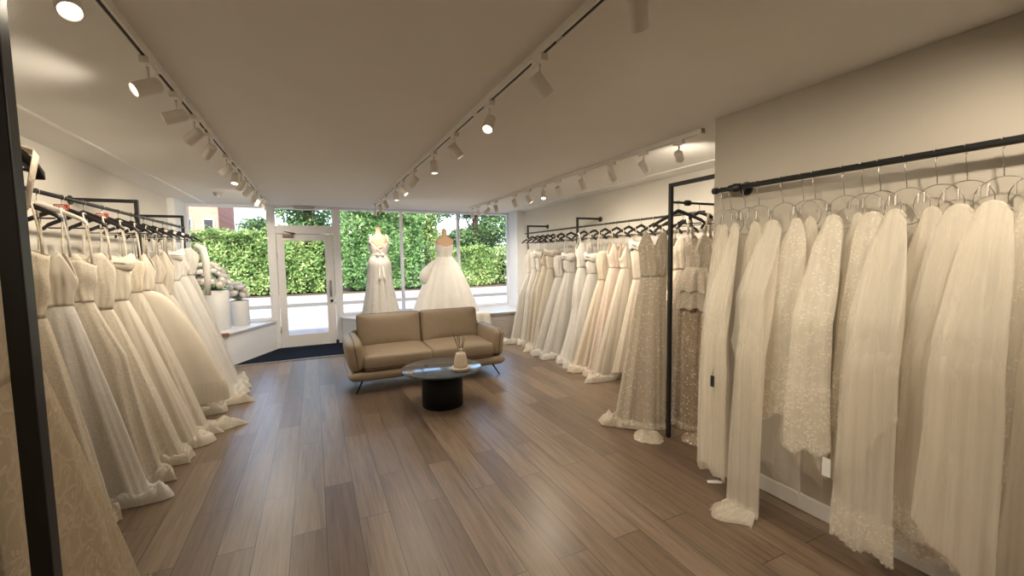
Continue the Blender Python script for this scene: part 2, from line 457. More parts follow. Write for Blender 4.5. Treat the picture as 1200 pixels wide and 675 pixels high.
# air curtain above the door
ac = thing('air_vent_box', 'slim white box vent fixed over the shop door at the ceiling', 'vent', (-.10,8.24,2.40))
MB().box((-.18,-.06,.0),(.18,.055,.062)).build('housing', M['lamp'], ac, bevel=.01)
b = MB()
for k in range(4): b.box((-.16,-.064,.012+k*.012),(.16,-.058,.017+k*.012))
b.build('air_slot', M['grey_plastic'], ac)
sd = thing('smoke_detector', 'small round smoke detector on the ceiling by the front window', 'smoke detector', (-1.13,6.96,ZC))
MB().lathe([(.0,-.045),(.04,-.045),(.052,-.03),(.058,-.012),(.058,0)], 28).build('detector_body', M['grey_plastic'], sd)
MB().lathe([(.0,-.052),(.018,-.052),(.02,-.045)], 16).build('sensor_cap', M['lamp'], sd)

# platforms
def platform(name, poly, edge_pts, top_over):
    body = struct(MB().prism(poly, 0, ZS-.03).build(name, M['panel']))
    MB().prism(top_over, ZS-.03, ZS).build('platform_top', M['boardtop'], body, bevel=.005)
    return body
pl = platform('platform_left', [(-.625,8.3),(-1.175,7.24),(XL,7.24),(XL,7.72),(-1.795,7.72),(-1.795,8.305)], None,
     [(-.60,8.3),(-1.155,7.215),(XL,7.215),(XL,7.72),(-1.795,7.72),(-1.795,8.305)])
MB().prism([(-1.155,7.215),(XL,7.215),(XL,7.195),(-1.145,7.195)], ZS-.045, ZS+.002).build('wood_edging', M['wood_edge'], pl)
g = MB()
for k in range(9): g.box((-1.62,7.222,.14+k*.03),(-1.22,7.24,.158+k*.03))
g.build('vent_grille', M['grille'], pl)
pr = platform('platform_right', [(.435,8.3),(.435,8.13),(.99,7.24),(XR,7.24),(XR,7.88),(3.815,7.88),(3.815,8.305)], None,
     [(.405,8.3),(.405,8.12),(.965,7.215),(XR,7.215),(XR,7.88),(3.815,7.88),(3.815,8.305)])
MB().prism([(2.3,7.215),(XR,7.215),(XR,7.195),(2.3,7.195)], ZS-.04, ZS-.004).build('front_edging', M['grey_plastic'], pr)
g = MB()
for k in range(12): g.box((1.3,7.214,.06+k*.033),(3.93,7.24,.083+k*.033))
g.build('radiator_grille', M['grille'], pr)

# entrance mat + strip
mt = tag(MB().prism([(-1.14,7.21),(-.60,8.28),(.41,8.28),(.97,7.21)], .001, .014).build('entrance_mat', M['mat']),
    'dark navy entrance mat between the window platforms at the shop door', 'mat')
MB().prism([(-1.14,7.19),(.97,7.19),(.97,7.212),(-1.14,7.212)], .001, .018).build('metal_edging', M['steel'], mt)

# ================================================================ CEILING TRACKS AND SPOTLIGHTS
def track(name, x, ya, yb, label):
    t = thing('lighting_track', label, 'lighting track', (x,ya,ZC), 0, 'ceiling lighting tracks')
    L = yb-ya
    m = MB(); m.box((-.018,0,-.034),(-.008,L,0)); m.box((.008,0,-.034),(.018,L,0)); m.box((-.008,0,-.012),(.008,L,0))
    m.build('track_rail', M['track'], t)
    m = MB()
    y = 0.0
    while y < L-.01:
        e = min(L-.01, y+1.0-.05); m.box((-.0075,y+.01,-.031),(.0075,e,-.0125)); y += 1.0
    m.build('conductor_slot', M['slot'], t)
    for q in (0, L-.05): MB().box((-.02,q,-.036),(.02,q+.05,0)).build('end_cap', M['lamp'], t)
    y = .96
    while y < L: MB().box((-.0195,y,-.0355),(.0195,y+.05,-.001)).build('joiner_cap', M['lamp'], t); y += 2.0
XTL, XTM, XTR = -.63, .97, 2.68
track('l', XTL, -2.4, 7.55, 'white lighting track over the gowns that lead to the flower vases')
track('m', XTM, -2.4, 7.55, 'white lighting track along the middle of the ceiling above the coffee table')
track('r', XTR, 2.32, 7.55, 'short white lighting track beside the wall with the champagne gowns')

# one spotlight prototype mesh set
def spot_meshes():
    a = MB(); a.box((-.019,-.045,-.066),(.019,.045,-.034)); a.box((-.012,-.03,-.034),(.012,.03,-.02))
    s = MB(); s.cyl((0,0,-.062),(0,0,-.135),.006,10)
    hd = MB()     # along -Z, pivot at origin
    hd.lathe([(.0,.046),(.026,.046),(.031,.041),(.0325,.036),(.0325,-.060),(.031,-.063),(.028,-.063),(.0265,-.052)], 28)
    ln = MB(); ln.lathe([(.0265,-.052),(.02,-.050),(.0,-.049)], 24)
    return a, s, hd, ln
A_, S_, H_, L_ = spot_meshes()
spot0 = None
nspot = [0]
ordw = ['first','second','third','fourth','fifth','sixth','seventh','eighth','ninth','tenth','eleventh','twelfth','thirteenth']
def spot_light_data():
    ld = bpy.data.lights.new('lamp_beam','SPOT'); ld.energy = SPOT_W; ld.color = SPOT_C
    ld.spot_size = math.radians(125); ld.spot_blend = 1.0; ld.shadow_soft_size = .03
    return ld
SPOT_W, SPOT_C = 25.0, (1.0,.865,.68)
LD = spot_light_data()
def spot(x, y, aim, label):
    global spot0
    d = Vector(aim).normalized()
    q = d.to_track_quat('-Z','Y')
    if spot0 is None:
        t = thing('track_spotlight', label, 'spotlight', (0,0,0), 0, 'white track spotlights')
        A_.build('track_adapter', M['lamp'], t, bevel=.003); S_.build('stem', M['lamp'], t)
        h = H_.build('lamp_head', M['lamp'], t); L_.build('lens', M['lens'], h)
        lo = bpy.data.objects.new('lamp_beam', LD); COL.objects.link(lo); lo.parent = h; lo.location = (0,0,-.068)
        spot0 = t
    else:
        t = copy_tree(spot0)
    t.location = (x,y,ZC); t['label'] = label
    h = [c for c in t.children if c.name.startswith('lamp_head')][0]
    h.location = (0,0,-.152); h.rotation_mode = 'QUATERNION'; h.rotation_quaternion = q
    return t
LY = [1.75,2.45,2.88,3.27,3.68,4.35,4.77,5.16,5.64,6.20,6.58,7.22]
LA = [(.30,-.55,-.75),(-.75,-.45,-.48),(-.9,-.15,-.4),(-.72,.35,-.6),(-.55,.6,-.65),(-.7,.2,-.6),(-.1,-.35,-.9),(-.5,.5,-.7),(-.6,.5,-.62),(-.42,.80,-.55),(-.30,.72,-.62),(-.1,-.45,-.85)]
for i,(y,a) in enumerate(zip(LY,LA)):
    spot(XTL,y,a,'white spotlight, %s from the window, on the track above the vase side gowns' % ordw[len(LY)-1-i])
MY = [1.10,1.74,2.35,3.02,3.61,4.38,4.99,5.43,6.28,6.77,7.43]
MA = [(.55,.5,-.7),(.62,-.05,-.75),(-.42,-.45,-.75),(.6,-.1,-.75),(.02,-.1,-1),(-.4,.6,-.65),(.5,-.35,-.75),(.02,-.12,-1),(.45,.5,-.7),(.25,.2,-.9),(.0,.1,-1)]
for i,(y,a) in enumerate(zip(MY,MA)):
    spot(XTM,y,a,'white spotlight, %s from the window, on the middle ceiling track' % ordw[len(MY)-1-i])
RY = [2.55,2.95,3.39,3.90,4.39,4.75,5.16,5.60,6.30,6.64,7.09,7.43]
RA = [(.75,.55,-.25),(.7,-.05,-.72),(.62,.3,-.7),(.6,.35,-.7),(.55,.35,-.75),(-.25,-.4,-.85),(.45,-.35,-.8),(.5,.4,-.75),(.35,.4,-.8),(-.6,.4,-.6),(.3,.2,-.9),(.4,.2,-.85)]
for i,(y,a) in enumerate(zip(RY,RA)):
    spot(XTR,y,a,'white spotlight, %s from the window, on the track beside the champagne gowns' % ordw[len(RY)-1-i])
# the tracks run on behind the camera
track('v', 1.90, -2.2, .55, 'short white lighting track above the veil rail beside the camera')
spot(1.90,.42,(.42,.42,-.62),'white spotlight at the front end of the track above the veils')
spot(1.90,-.55,(.5,.1,-.8),'white spotlight in the middle of the track above the veils')
spot(1.90,-1.5,(-.3,-.1,-.9),'white spotlight at the rear end of the track above the veils')
spot(XTL,-.6,(.3,-.3,-.9),'unseen white spotlight added on the vase side track at the rear of the shop')  # out of view, added to bring warm light in from behind the camera
spot(XTM,-.9,(.2,.1,-.95),'unseen white spotlight added on the middle track at the rear of the shop')  # unseen as well, added for warm light at the rear

# ================================================================ GARMENT RAILS
def sq_tube(mb, p0, p1, w=.04):
    p0, p1 = Vector(p0), Vector(p1)
    lo = [min(a,b)-w/2 for a,b in zip(p0,p1)]; hi = [max(a,b)+w/2 for a,b in zip(p0,p1)]
    return mb.box(lo, hi)
ZP, ZR = 2.10, 1.952
def wall_rack(label, posts, xr, xw, ya, yb):
    """inverted L posts with arms to the wall at xw, a rail along Y at xr"""
    t = thing('garment_rail', label, 'clothes rail', (xr,(ya+yb)/2,0))
    ox, oy = xr, (ya+yb)/2
    s = 1 if xw > xr else -1
    for y in posts:
        MB_ = MB(); MB_.box((-.015,y-oy-.015,0),(.015,y-oy+.015,ZP)); MB_.build('post', M['black'], t, bevel=.003)
        m = MB(); sq_tube(m, (s*.0302,y-oy,ZP-.015), (xw-ox-s*.03,y-oy,ZP-.015), .03)
        arm = m.build('wall_arm', M['black'], t, bevel=.003)
        MB().cyl((xw-ox-s*.012,y-oy,ZP-.02),(xw-ox,y-oy,ZP-.02),.04,20).build('flange', M['black'], arm)
    MB().cyl((s*.0,ya-oy,ZR),(s*.0,yb-oy,ZR),.013,14).build('hanging_bar', M['black'], t)
    return t
XGL, XGR = -1.43, 3.56
wall_rack('black metal gown rail along the wall leading to the flower vases', [2.42,4.96,6.45], XGL, XL, 2.35, 6.5)
wall_rack('long black metal gown rail along the wall behind the champagne gowns', [5.3,6.9], XGR, XR, 3.05, 7.0)
# the rail across the recess: post out in the shop, bar along X, arm back to the end of the projecting wall
def cross_rack(label, xp, yp, ywall, xend, zbar=ZR, w=.03, zp=ZP):
    t = thing('garment_rail', label, 'clothes rail', (xp,yp,0)); h = w/2
    MB().box((-h,-h,0),(h,h,zp)).build('post', M['black'], t, bevel=.003)
    m = MB(); m.box((-h,ywall-yp+.001,zp-w),(h,-h-.0002,zp)); m.build('wall_arm', M['black'], t, bevel=.003)
    s = 1 if xend > xp else -1
    m = MB(); m.cyl((s*h,0,zbar),(xend-xp-s*.001,0,zbar),.0095,14); m.build('hanging_bar', M['black'], t)
    m = MB(); m.cyl((s*.165,0,zbar),(s*.205,0,zbar),.024,16); m.build('bar_clamp', M['black'], t)
    m = MB(); m.cyl((xend-xp-s*.014,0,zbar),(xend-xp-s*.001,0,zbar),.045,20); m.build('wall_flange', M['black'], t)
    return t
cross_rack('tall black post rail beside the projecting wall, carrying the peplum gown', 2.637, 2.585, YRET, XR)
cross_rack('tall black post rail close to the camera, carrying the old lace gown', -.626, 1.381, YNIB, XL, w=.04, zp=2.3)
# veil rail
vr = thing('veil_rail', 'round black pipe rail on the wall above the veils', 'clothes rail', (2.47,YRET,1.95))
MB().cyl((0,-.09,0),(0,-4.6,0),.0165,16).build('pipe', M['black'], vr)
MB().cyl((0,-.085,0),(0,-.115,0),.021,16).build('end_cap', M['black'], vr)
for y in (-.25,-2.3,-4.3):
    m = MB(); m.cyl((.11,y,0),(.1,y,0),.043,24); m.cyl((.10,y,0),(.0,y,0),.017,14); m.cyl((0,y-.04,0),(0,y+.04,0),.023,16); m.lathe([(.0,.026),(.018,.024),(.026,0),(.018,-.024),(0,-.026)],14,(0,y,0))
    m.build('wall_flange', M['black'], vr)

# ================================================================ HANGERS
def hanger_meshes():
    body = MB()
    prof = []
    for i in range(17):
        u = -1 + 2*i/16; x = .212*u; a = abs(u)
        z = -.006 - .105*a**1.1 - (.012 if a > .95 else 0)
        w = .026*(1-.3*a) + .004; d = .0095 if a < .85 else .0125
        prof.append((x,z,w,d))
    rings = []
    for x,z,w,d in prof:
        rings.append([(x,-d,z-w),(x,-d*1.0,z-.002),(x,-d*.5,z+.002),(x,d*.5,z+.002),(x,d,z-.002),(x,d,z-w)])
    body.loft(rings, True, True)
    bar = MB(); bar.cyl((-.185,0,-.128),(.185,0,-.128),.0045,8)
    hook = MB()
    pts = [(0,0,-.012),(0,0,.03)]
    for k in range(11):
        a = -PI/2 + k*(1.35*PI)/10
        pts.append((.0165*math.cos(a)+0, 0, .0475+.0165*math.sin(a)) if k else (0,0,.031))
    hook.tube(pts, .0024, 8)
    card = MB(); card.box((-.035,-.0125,-.036),(.035,.0125,.004))
    prn = MB()
    for k in range(3): prn.box((-.028,-.0132,-.028+k*.010),(.028-.006*k,-.0127,-.024+k*.010)); prn.box((-.028,.0127,-.028+k*.010),(.028-.006*k,.0132,-.024+k*.010))
    return body, bar, hook, card, prn
HB, HBAR, HH, HC, HP = hanger_meshes()
ZH = ZR - .0484            # hanger apex height below the bar (hook bowl rests on it)
hang0 = {}
def hanger(x, y, rz, label, style='black', zoff=0):
    if style not in hang0:
        t = thing('clothes_hanger', label, 'hanger', (0,0,0), 0, 'gown hangers')
        bd = HB.build('hanger_body', M['white_hanger' if style=='white' else 'hanger'], t)
        HH.build('hook', M['chrome'], t)
        if style == 'black': HBAR.build('trouser_bar', M['hanger'], t)
        if style == 'red':
            cd = HC.build('card_sleeve', M['red_card'], t, bevel=.002); HP.build('card_print', M['pale_print'], cd)
        hang0[style] = t
    else:
        t = copy_tree(hang0[style])
    t.location = (x,y,ZH+zoff); t.rotation_euler = (0,0,rz); t['label'] = label
    return t

# ================================================================ GOWNS
def sgn(a): return 1 if a >= 0 else -1
def ringpts(N, xo, xi, yd, z, cx=0, cyy=0, p=.85, q=.8):
    out = []
    for i in range(N):
        a = 2*PI*i/N; c, s_ = math.cos(a), math.sin(a)
        X = (xo if c > 0 else xi)*sgn(c)*abs(c)**p; Y = yd*sgn(s_)*abs(s_)**q
        out.append([cx+X, cyy+Y, z])
    return out

def gown(x, y, rz, desc, label, bod='ivory_lace', skirt='ivory_tulle', ztop=1.63, zw=1.28, bw=.142, ww=.112, bd=.048, wd=.045,
         eo=.5, ei=.26, sd=.12, shape='aline', puddle=.12, fold=.026, k=9, neck='sweet', strap='thin', sleeve=None, sash=None,
         swag=None, tiers=None, seed=0, hem=0.0, group='wedding gowns', strap_x=.085, zh=None, yhem=0.0, lean=0.0, overlay=None, hemmat=None):
    R = random.Random(seed*7+3)
    if zw == 1.28: zw = R.choice((1.20,1.24,1.28,1.33,1.37))
    ztop += R.uniform(-.035,.025)
    t = thing('wedding_gown', label, 'wedding gown', (x,y,0), rz, group)
    N = 84
    ph = [R.uniform(0,2*PI) for _ in range(6)]
    def F_(a, s):
        b = a + .25*math.sin(2*a+ph[3])
        v = .55*math.sin(k*b+ph[0]+.7*s)+.30*math.sin((2*k+1)*b+ph[1]-.9*s)+.28*math.sin((k//2+2)*b+ph[2]+.4*s)
        return v
    def prof(s):
        if shape == 'aline': return s**.92
        if shape == 'ball': return min(1, 1.08*s**.62)
        if shape == 'mermaid': return .26*math.sin(min(1,s/.35)*PI/2)*(1 if s<.35 else 1) + (.74*((s-.42)/.58)**1.35 if s > .42 else 0)
        if shape == 'sheath': return .40*min(1,s/.3)+.6*s**1.5
        return s
    def depth(s): 
        return min(1.0, (s*1.75))**.75
    # ---- skirt
    levels = []; NL = 34
    for j in range(NL+1):
        s = j/NL; z = zw + (hem+.035-zw)*s
        f = prof(s); xo = ww+(eo-ww)*f; xi = ww+(ei-ww)*f
        ydp = wd+(sd*.72-wd)*depth(s)
        ring = ringpts(N, xo, xi, ydp, z, lean*s, yhem*s*s)
        for i,p in enumerate(ring):
            a = 2*PI*i/N; amp = fold*(s**.75)
            fv = F_(a,s)
            p[1] += amp*fv*math.sin(a)*1.0
            p[0] += amp*fv*math.cos(a)*.8
            c = p[1]-yhem*s*s
            lim = sd*.97
            p[1] = yhem*s*s + lim*math.tanh(c/lim*1.05)
        levels.append(ring)
    top_w = [tuple(p) for p in levels[0]]
    if puddle > 0:
        base = levels[-1]; NP = 7
        for j in range(1,NP+1):
            q_ = j/NP; ring = []
            for i,p in enumerate(base):
                a = 2*PI*i/N; c, s_ = math.cos(a), math.sin(a)
                w = max(0, c)**.6 if c > 0 else 0
                ext = puddle*(.12+.88*w)*(.75+.35*math.sin(5*a+ph[4]))
                lim = sd*.985
                yy = p[1]+(yhem+sgn(s_)*lim*abs(s_)**.42*(.86+.12*math.sin(4*a+ph[2]))-p[1])*min(1,q_*1.15)*(.85 if c > 0 else .35)
                crumple = .030*math.sin(9*a+ph[5]+5*q_)*math.sin(q_*PI)+.018*math.sin(17*a+ph[0]+9*q_)*math.sin(q_*PI)
                zz = .006+.03*(1-q_)**.6+.030*math.sin(q_*PI)*w+abs(crumple)*(.5+w)
                ring.append([p[0]+c*ext*q_, yy, max(.004, zz+hem)])
            levels.append(ring)
    sk = MB(); sk.loft(levels)
    so = sk.build('skirt', F[skirt], t)
    if hemmat:
        mb = MB(); hl = []
        for j in range(NL-6, NL+1):
            hl.append([[p[0]*1.0+.006*math.cos(2*PI*i/N), p[1]+.004*math.sin(2*PI*i/N), p[2]] for i,p in enumerate(levels[j])])
        mb.loft(hl); mb.build('lace_hem', F[hemmat], so)
    # ---- bodice
    bl = []; NB = 12
    for j in range(NB+1):
        u = j/NB      # 0 waist, 1 top
        hw = ww+(bw-ww)*(math.sin(u*PI/2)**1.2)
        dd = wd+(bd-wd)*math.sin(u*PI/2)
        ring = ringpts(N, hw, hw, dd, 0, 0, 0, 1.0, .9)
        for i,p in enumerate(ring):
            a = 2*PI*i/N; c, s_ = math.cos(a), math.sin(a)
            zt = ztop
            xx = abs(p[0])/max(hw,1e-4)
            side = max(0,(xx-.62)/.38)
            if neck == 'sweet': zt = ztop-.11*side**1.3-.045*math.exp(-(p[0]/.030)**2)
            elif neck == 'v': zt = ztop-.16*math.exp(-(abs(p[0])/.045)**1.5)-.16*side**1.2
            elif neck == 'straight': zt = ztop-.035*side
            elif neck == 'illusion': zt = ztop-.03*math.exp(-(p[0]/.07)**2)-.10*side
            p[2] = zw+(zt-zw)*u
            bust = .016*math.exp(-((u-.72)/.22)**2)*math.exp(-((abs(p[0])-.07)/.05)**2)
            p[1] += bust*s_ + (.005*math.sin(7*a+ph[1])+.0035*math.sin(15*a+ph[2]+3*u))*s_*(1-.45*u)
            p[0] += .006*math.sin(2.2*u*PI+ph[4])*(1-u)+.004*math.sin(9*u+ph[5]+3*s_)
            p[1] = max(-sd*.95, min(sd*.95, p[1]))
        bl.append(ring)
    bo = MB(); bo.loft(bl)
    b_o = bo.build('bodice', F[bod], t, solid=.004)
    # ---- straps up to the hanger
    zhh = (ZH if zh is None else zh)
    if strap:
        for s_ in (-1,1):
            xb_ = s_*strap_x; xt = s_*(strap_x+.02)
            za = zhh - .006 - .105*(abs(xt)/.212)**1.1 + .0065
            zb_ = ztop - (.03 if neck in('sweet','straight') else .02)
            wdt = {'thin':.0035,'wide':.012,'ribbon':.005}[strap]
            mb = MB()
            if strap == 'ribbon':
                xb_ = s_*bw*.86
                path = [(xb_,-.004,zb_-.02),(xb_,-.005,(za*.3+zb_*.7)),(xt,-.019,za-.004),(xt,0,za+.003),(xt,.019,za-.004),(xb_,.005,(za*.3+zb_*.7)),(xb_,.004,zb_-.02)]
            else:
                path = [(xb_,-bd*.75,zb_-.03),(xb_*1.02,-bd*.45,(za+zb_)/2),(xt,-.019,za-.004),(xt,0,za+.003),(xt,.019,za-.004),(xb_*1.02,bd*.45,(za+zb_)/2),(xb_,bd*.75,zb_-.03)]
            tl = [0,0,1,1,1,0,0]
            rings = [[(px-wdt,py,pz+k_*s_*wdt*.5),(px+wdt,py,pz-k_*s_*wdt*.5)] for (px,py,pz),k_ in zip(path,tl)]
            mb.loft(rings, closed=False); mb.build('strap', F[skirt if strap=='ribbon' else bod], t, solid=.0025)
    if sleeve:
        for s_ in (-1,1):
            z1 = sleeve
            pts = [(s_*(bw*.8),0,ztop+.02),(s_*(bw+.035),0,ztop-.02),(s_*(bw+.06),0,ztop-.16),(s_*(bw+.065),0.0,(ztop+z1)/2-.05),(s_*(bw+.06),0,z1)]
            MB().tube(pts, [.05,.055,.05,.045,.04], 14, flat=.8).build('sleeve', F[bod], t)
    if sash:
        mb = MB(); rr = []
        for dz, e in ((.035,.002),(.02,.008),(0,.009),(-.02,.008),(-.035,.002)):
            rr.append(ringpts(N, ww+e+.004, ww+e+.004, wd+e, zw+dz, 0, 0, 1, .9))
        mb.loft(rr); mb.build('sash', F[sash], t)
    if swag:   # gathered off-the-shoulder band around the bust
        mb = MB(); rr = []
        for m_ in range(9):
            a2 = 2*PI*m_/8; e = .022*math.cos(a2); dz = .055*math.sin(a2)
            ring = ringpts(N, bw+.012+e, bw+.012+e, bd+.008+e, ztop-.05+dz, 0, 0, 1, .9)
            for i,p in enumerate(ring):
                aa = 2*PI*i/N; p[2] += .012*math.sin(4*aa+m_)+.02*math.cos(aa)**2
                p[1] = max(-sd*.97, min(sd*.97, p[1]))
            rr.append(ring)
        mb.loft(rr); mb.build('draped_neckband', F[swag], t)
    if overlay:  # loose sheer overskirt, a little shorter, open at the aisle side
        pass
    if tiers:    # peplum ruffles
        for (z0_, z1_, r0, r1) in tiers:
            mb = MB(); rr = []
            for j in range(9):
                s = j/8; ring = ringpts(N, r0+(r1-r0)*s**.8, r0+(r1-r0)*s**.8, min(sd*.98,(r0+(r1-r0)*s**.8)*.62), z0_+(z1_-z0_)*s, 0, 0, .95, .9)
                for i,p in enumerate(ring):
                    a = 2*PI*i/N; f = .014*s*(math.sin(13*a+ph[0])+.6*math.sin(22*a+ph[1]))
                    p[0] += f*math.cos(a); p[1] += f*math.sin(a); p[2] += .012*s*math.sin(9*a+ph[2])
                rr.append(ring)
            mb.loft(rr); mb.build('peplum_ruffle', F[bod], t)
    return t

# ---- gowns on the rail leading to the vases (aisle is +X), listed from the window towards the camera
#       y, description, options
left = [
 (6.28,'ivory lace gown with a long sleeved lace jacket, beside the vases', dict(bod='white_lace',skirt='white_tulle',sleeve=1.12,ztop=1.74,neck='illusion',eo=.52,sd=.13,puddle=.10,bw=.18)),
 (5.97,'white satin gown with a silky beaded bodice, second from the vases', dict(bod='white_lace',skirt='white_satin',eo=.56,sd=.14,puddle=.16,strap='wide',neck='v')),
 (5.66,'ivory gown with glossy satin pleats, third from the vases', dict(bod='white_satin',skirt='white_satin',eo=.54,sd=.14,k=13,puddle=.14,strap='wide',swag='white_satin')),
 (5.36,'ivory satin gown with deep neckline and spread hem, fourth from the vases', dict(bod='ivory_satin',skirt='ivory_satin',eo=.60,sd=.14,puddle=.20,neck='v',strap='wide',ztop=1.66)),
 (5.10,'plain ivory ball gown with thin straps just past the rail post', dict(bod='ivory_lace',skirt='ivory_tulle',eo=.52,sd=.115,puddle=.08,neck='v')),
 (4.80,'plain smooth ivory A-line gown with wide full skirt by the rail post', dict(bod='ivory_satin',skirt='ivory_satin',shape='ball',eo=.62,sd=.12,puddle=.0,hem=.17,fold=.012,k=6,neck='v',hemmat='ivory_tulle')),
 (4.53,'cream lace bodice gown with a long crumpled tulle train on the floor', dict(bod='cream_lace',skirt='ivory_tulle',eo=.50,sd=.13,puddle=.32,neck='straight',ztop=1.60,strap='ribbon')),
 (4.24,'ivory gown with gathered off-the-shoulder satin neckband', dict(bod='ivory_satin',skirt='ivory_satin',eo=.50,sd=.14,puddle=.10,swag='ivory_satin',ztop=1.60,strap='ribbon')),
 (3.95,'ivory lace gown with scalloped corset bodice and floral lace hem', dict(bod='ivory_lace',skirt='ivory_lace',eo=.46,sd=.13,puddle=.10,neck='sweet',strap='ribbon',ztop=1.62)),
 (3.67,'slim ivory lace gown hung between scalloped and sheer bodice gowns', dict(bod='ivory_lace',skirt='ivory_lace',shape='sheath',eo=.40,sd=.12,puddle=.08,neck='straight',strap='ribbon',ztop=1.58)),
 (3.40,'white lace gown with a frilled white hem beside the old lace gown', dict(bod='ivory_satin',skirt='white_lace',eo=.40,sd=.13,puddle=.12,neck='v',strap='ribbon',ztop=1.62)),
 (3.12,'cream lace gown mostly hidden behind the old lace gown', dict(bod='cream_lace',skirt='cream_lace',eo=.30,sd=.12,puddle=.05,neck='straight',strap='ribbon',ztop=1.60)),
]
GL = 'gowns on the rail leading to the flower vases'
for i,(yy,d,o) in enumerate(left):
    gown(XGL, yy, 0, d, d, seed=i+1, group=GL, **o)
    st = 'red' if i in (7,9) else 'black'
    if i == 10: st = 'white'
    hanger(XGL, yy, 0, ('white' if st=='white' else 'black')+' hanger '+('with red card sleeve ' if st=='red' else '')+'holding '+
        ['the sleeved lace jacket gown beside the vases','the second gown from the vases','the pleated satin gown, third from the vases','the deep necked satin gown with spread hem',
         'the thin strapped gown just past the rail post','the plain smooth A-line gown by the post','the gown with the long crumpled train','the gown with gathered satin neckband',
         'the gown with scalloped corset bodice','the slim ivory lace gown','the white lace gown with frilled hem','the hidden cream lace gown'][i], st)

# ---- long rail on the other wall (aisle is -X), from the window towards the camera
right = [
 (6.72,'white gown with frilly tulle hem, closest to the window wall', dict(bod='white_lace',skirt='white_tulle',shape='sheath',eo=.46,ei=.2,sd=.085,puddle=.30,ztop=1.66)),
 (6.53,'narrow white sheath gown second from the window wall', dict(bod='white_satin',skirt='white_satin',shape='sheath',eo=.36,ei=.2,sd=.085,puddle=.05,neck='straight')),
 (6.35,'slim off-white gown with a bow at the bust', dict(bod='white_satin',skirt='ivory_tulle',shape='sheath',eo=.36,ei=.2,sd=.08,puddle=.10,swag='white_satin',ztop=1.62)),
 (6.17,'slim ivory lace gown beside the bow bust gown', dict(bod='ivory_lace',skirt='ivory_lace',shape='sheath',eo=.36,ei=.2,sd=.08,puddle=.10,neck='v')),
 (6.0,'ivory gown with ruffled off-the-shoulder band, fifth from the window wall', dict(bod='ivory_satin',skirt='ivory_tulle',shape='aline',eo=.40,ei=.2,sd=.085,puddle=.16,swag='ivory_tulle',ztop=1.62)),
 (5.75,'full white A-line gown with ruched strapless bodice', dict(bod='white_lace',skirt='white_tulle',eo=.52,ei=.22,sd=.13,puddle=.10,neck='straight',ztop=1.56,strap='ribbon')),
 (5.47,'full white tulle gown with draped shoulder sleeves', dict(bod='white_tulle',skirt='white_tulle',eo=.52,ei=.22,sd=.13,puddle=.08,swag='white_satin',ztop=1.55,strap='ribbon')),
 (5.13,'tall white lace column gown hung high beside the rail post', dict(bod='white_lace',skirt='white_lace',shape='mermaid',eo=.42,ei=.22,sd=.12,puddle=.06,ztop=1.76,zw=1.36,neck='illusion',strap='wide')),
 (4.88,'white gown with a large bow on the bust beside the column gown', dict(bod='white_satin',skirt='white_tulle',eo=.46,ei=.22,sd=.11,puddle=.08,swag='white_satin',ztop=1.58,strap='ribbon')),
 (4.64,'champagne lace gown with straight neckline and ivory hem', dict(bod='champagne_lace',skirt='champagne_lace',eo=.52,ei=.22,sd=.11,puddle=.10,neck='straight',ztop=1.62,strap='ribbon')),
 (4.40,'blush lace gown with a pointed V neckline', dict(bod='blush_lace',skirt='blush_lace',eo=.46,ei=.22,sd=.11,puddle=.06,neck='v',ztop=1.68)),
 (4.17,'pale yellow ivory A-line gown with thin straps', dict(bod='ivory_satin',skirt='ivory_tulle',eo=.54,ei=.22,sd=.105,puddle=.14,neck='v',ztop=1.66)),
 (3.95,'ivory lace gown with puffed lace cap sleeve at the top', dict(bod='ivory_lace',skirt='ivory_lace',eo=.42,ei=.22,sd=.10,puddle=.0,hem=.12,neck='sweet',ztop=1.70,swag='white_satin')),
 (3.74,'blush pink gown with sheer shoulder ruffle', dict(bod='blush_lace',skirt='blush_tulle',shape='sheath',eo=.40,ei=.22,sd=.10,puddle=.04,neck='v',ztop=1.66)),
 (3.53,'peach champagne lace gown with thin straps beside the sequin gown', dict(bod='champagne_lace',skirt='champagne_lace',eo=.48,ei=.22,sd=.10,puddle=.06,neck='v',ztop=1.70)),
 (3.32,'champagne sparkle gown with a narrow skirt behind the sequin gown', dict(bod='champagne_sequin',skirt='champagne_sequin',shape='sheath',eo=.44,ei=.22,sd=.10,puddle=.06,neck='sweet',ztop=1.70)),
]
GR = 'gowns on the long rail along the wall'
hl = ['the white gown closest to the window wall','the narrow white sheath gown','the bow bust gown','the slim ivory lace gown','the ruffled off-the-shoulder gown','the ruched strapless white gown',
 'the white tulle gown with draped sleeves','the tall white lace column gown','the gown with a large bow','the champagne gown with straight neckline','the blush gown with V neckline','the pale yellow ivory gown',
 'the puffed cap sleeve gown','the blush pink ruffle gown','the peach champagne gown','the narrow champagne sparkle gown']
for i,(yy,d,o) in enumerate(right):
    gown(XGR, yy, PI, d, d, seed=i+31, group=GR, **o)
    hanger(XGR, yy, PI+rnd.uniform(-.05,.05), 'black hanger holding '+hl[i]+' on the long rail', 'black')

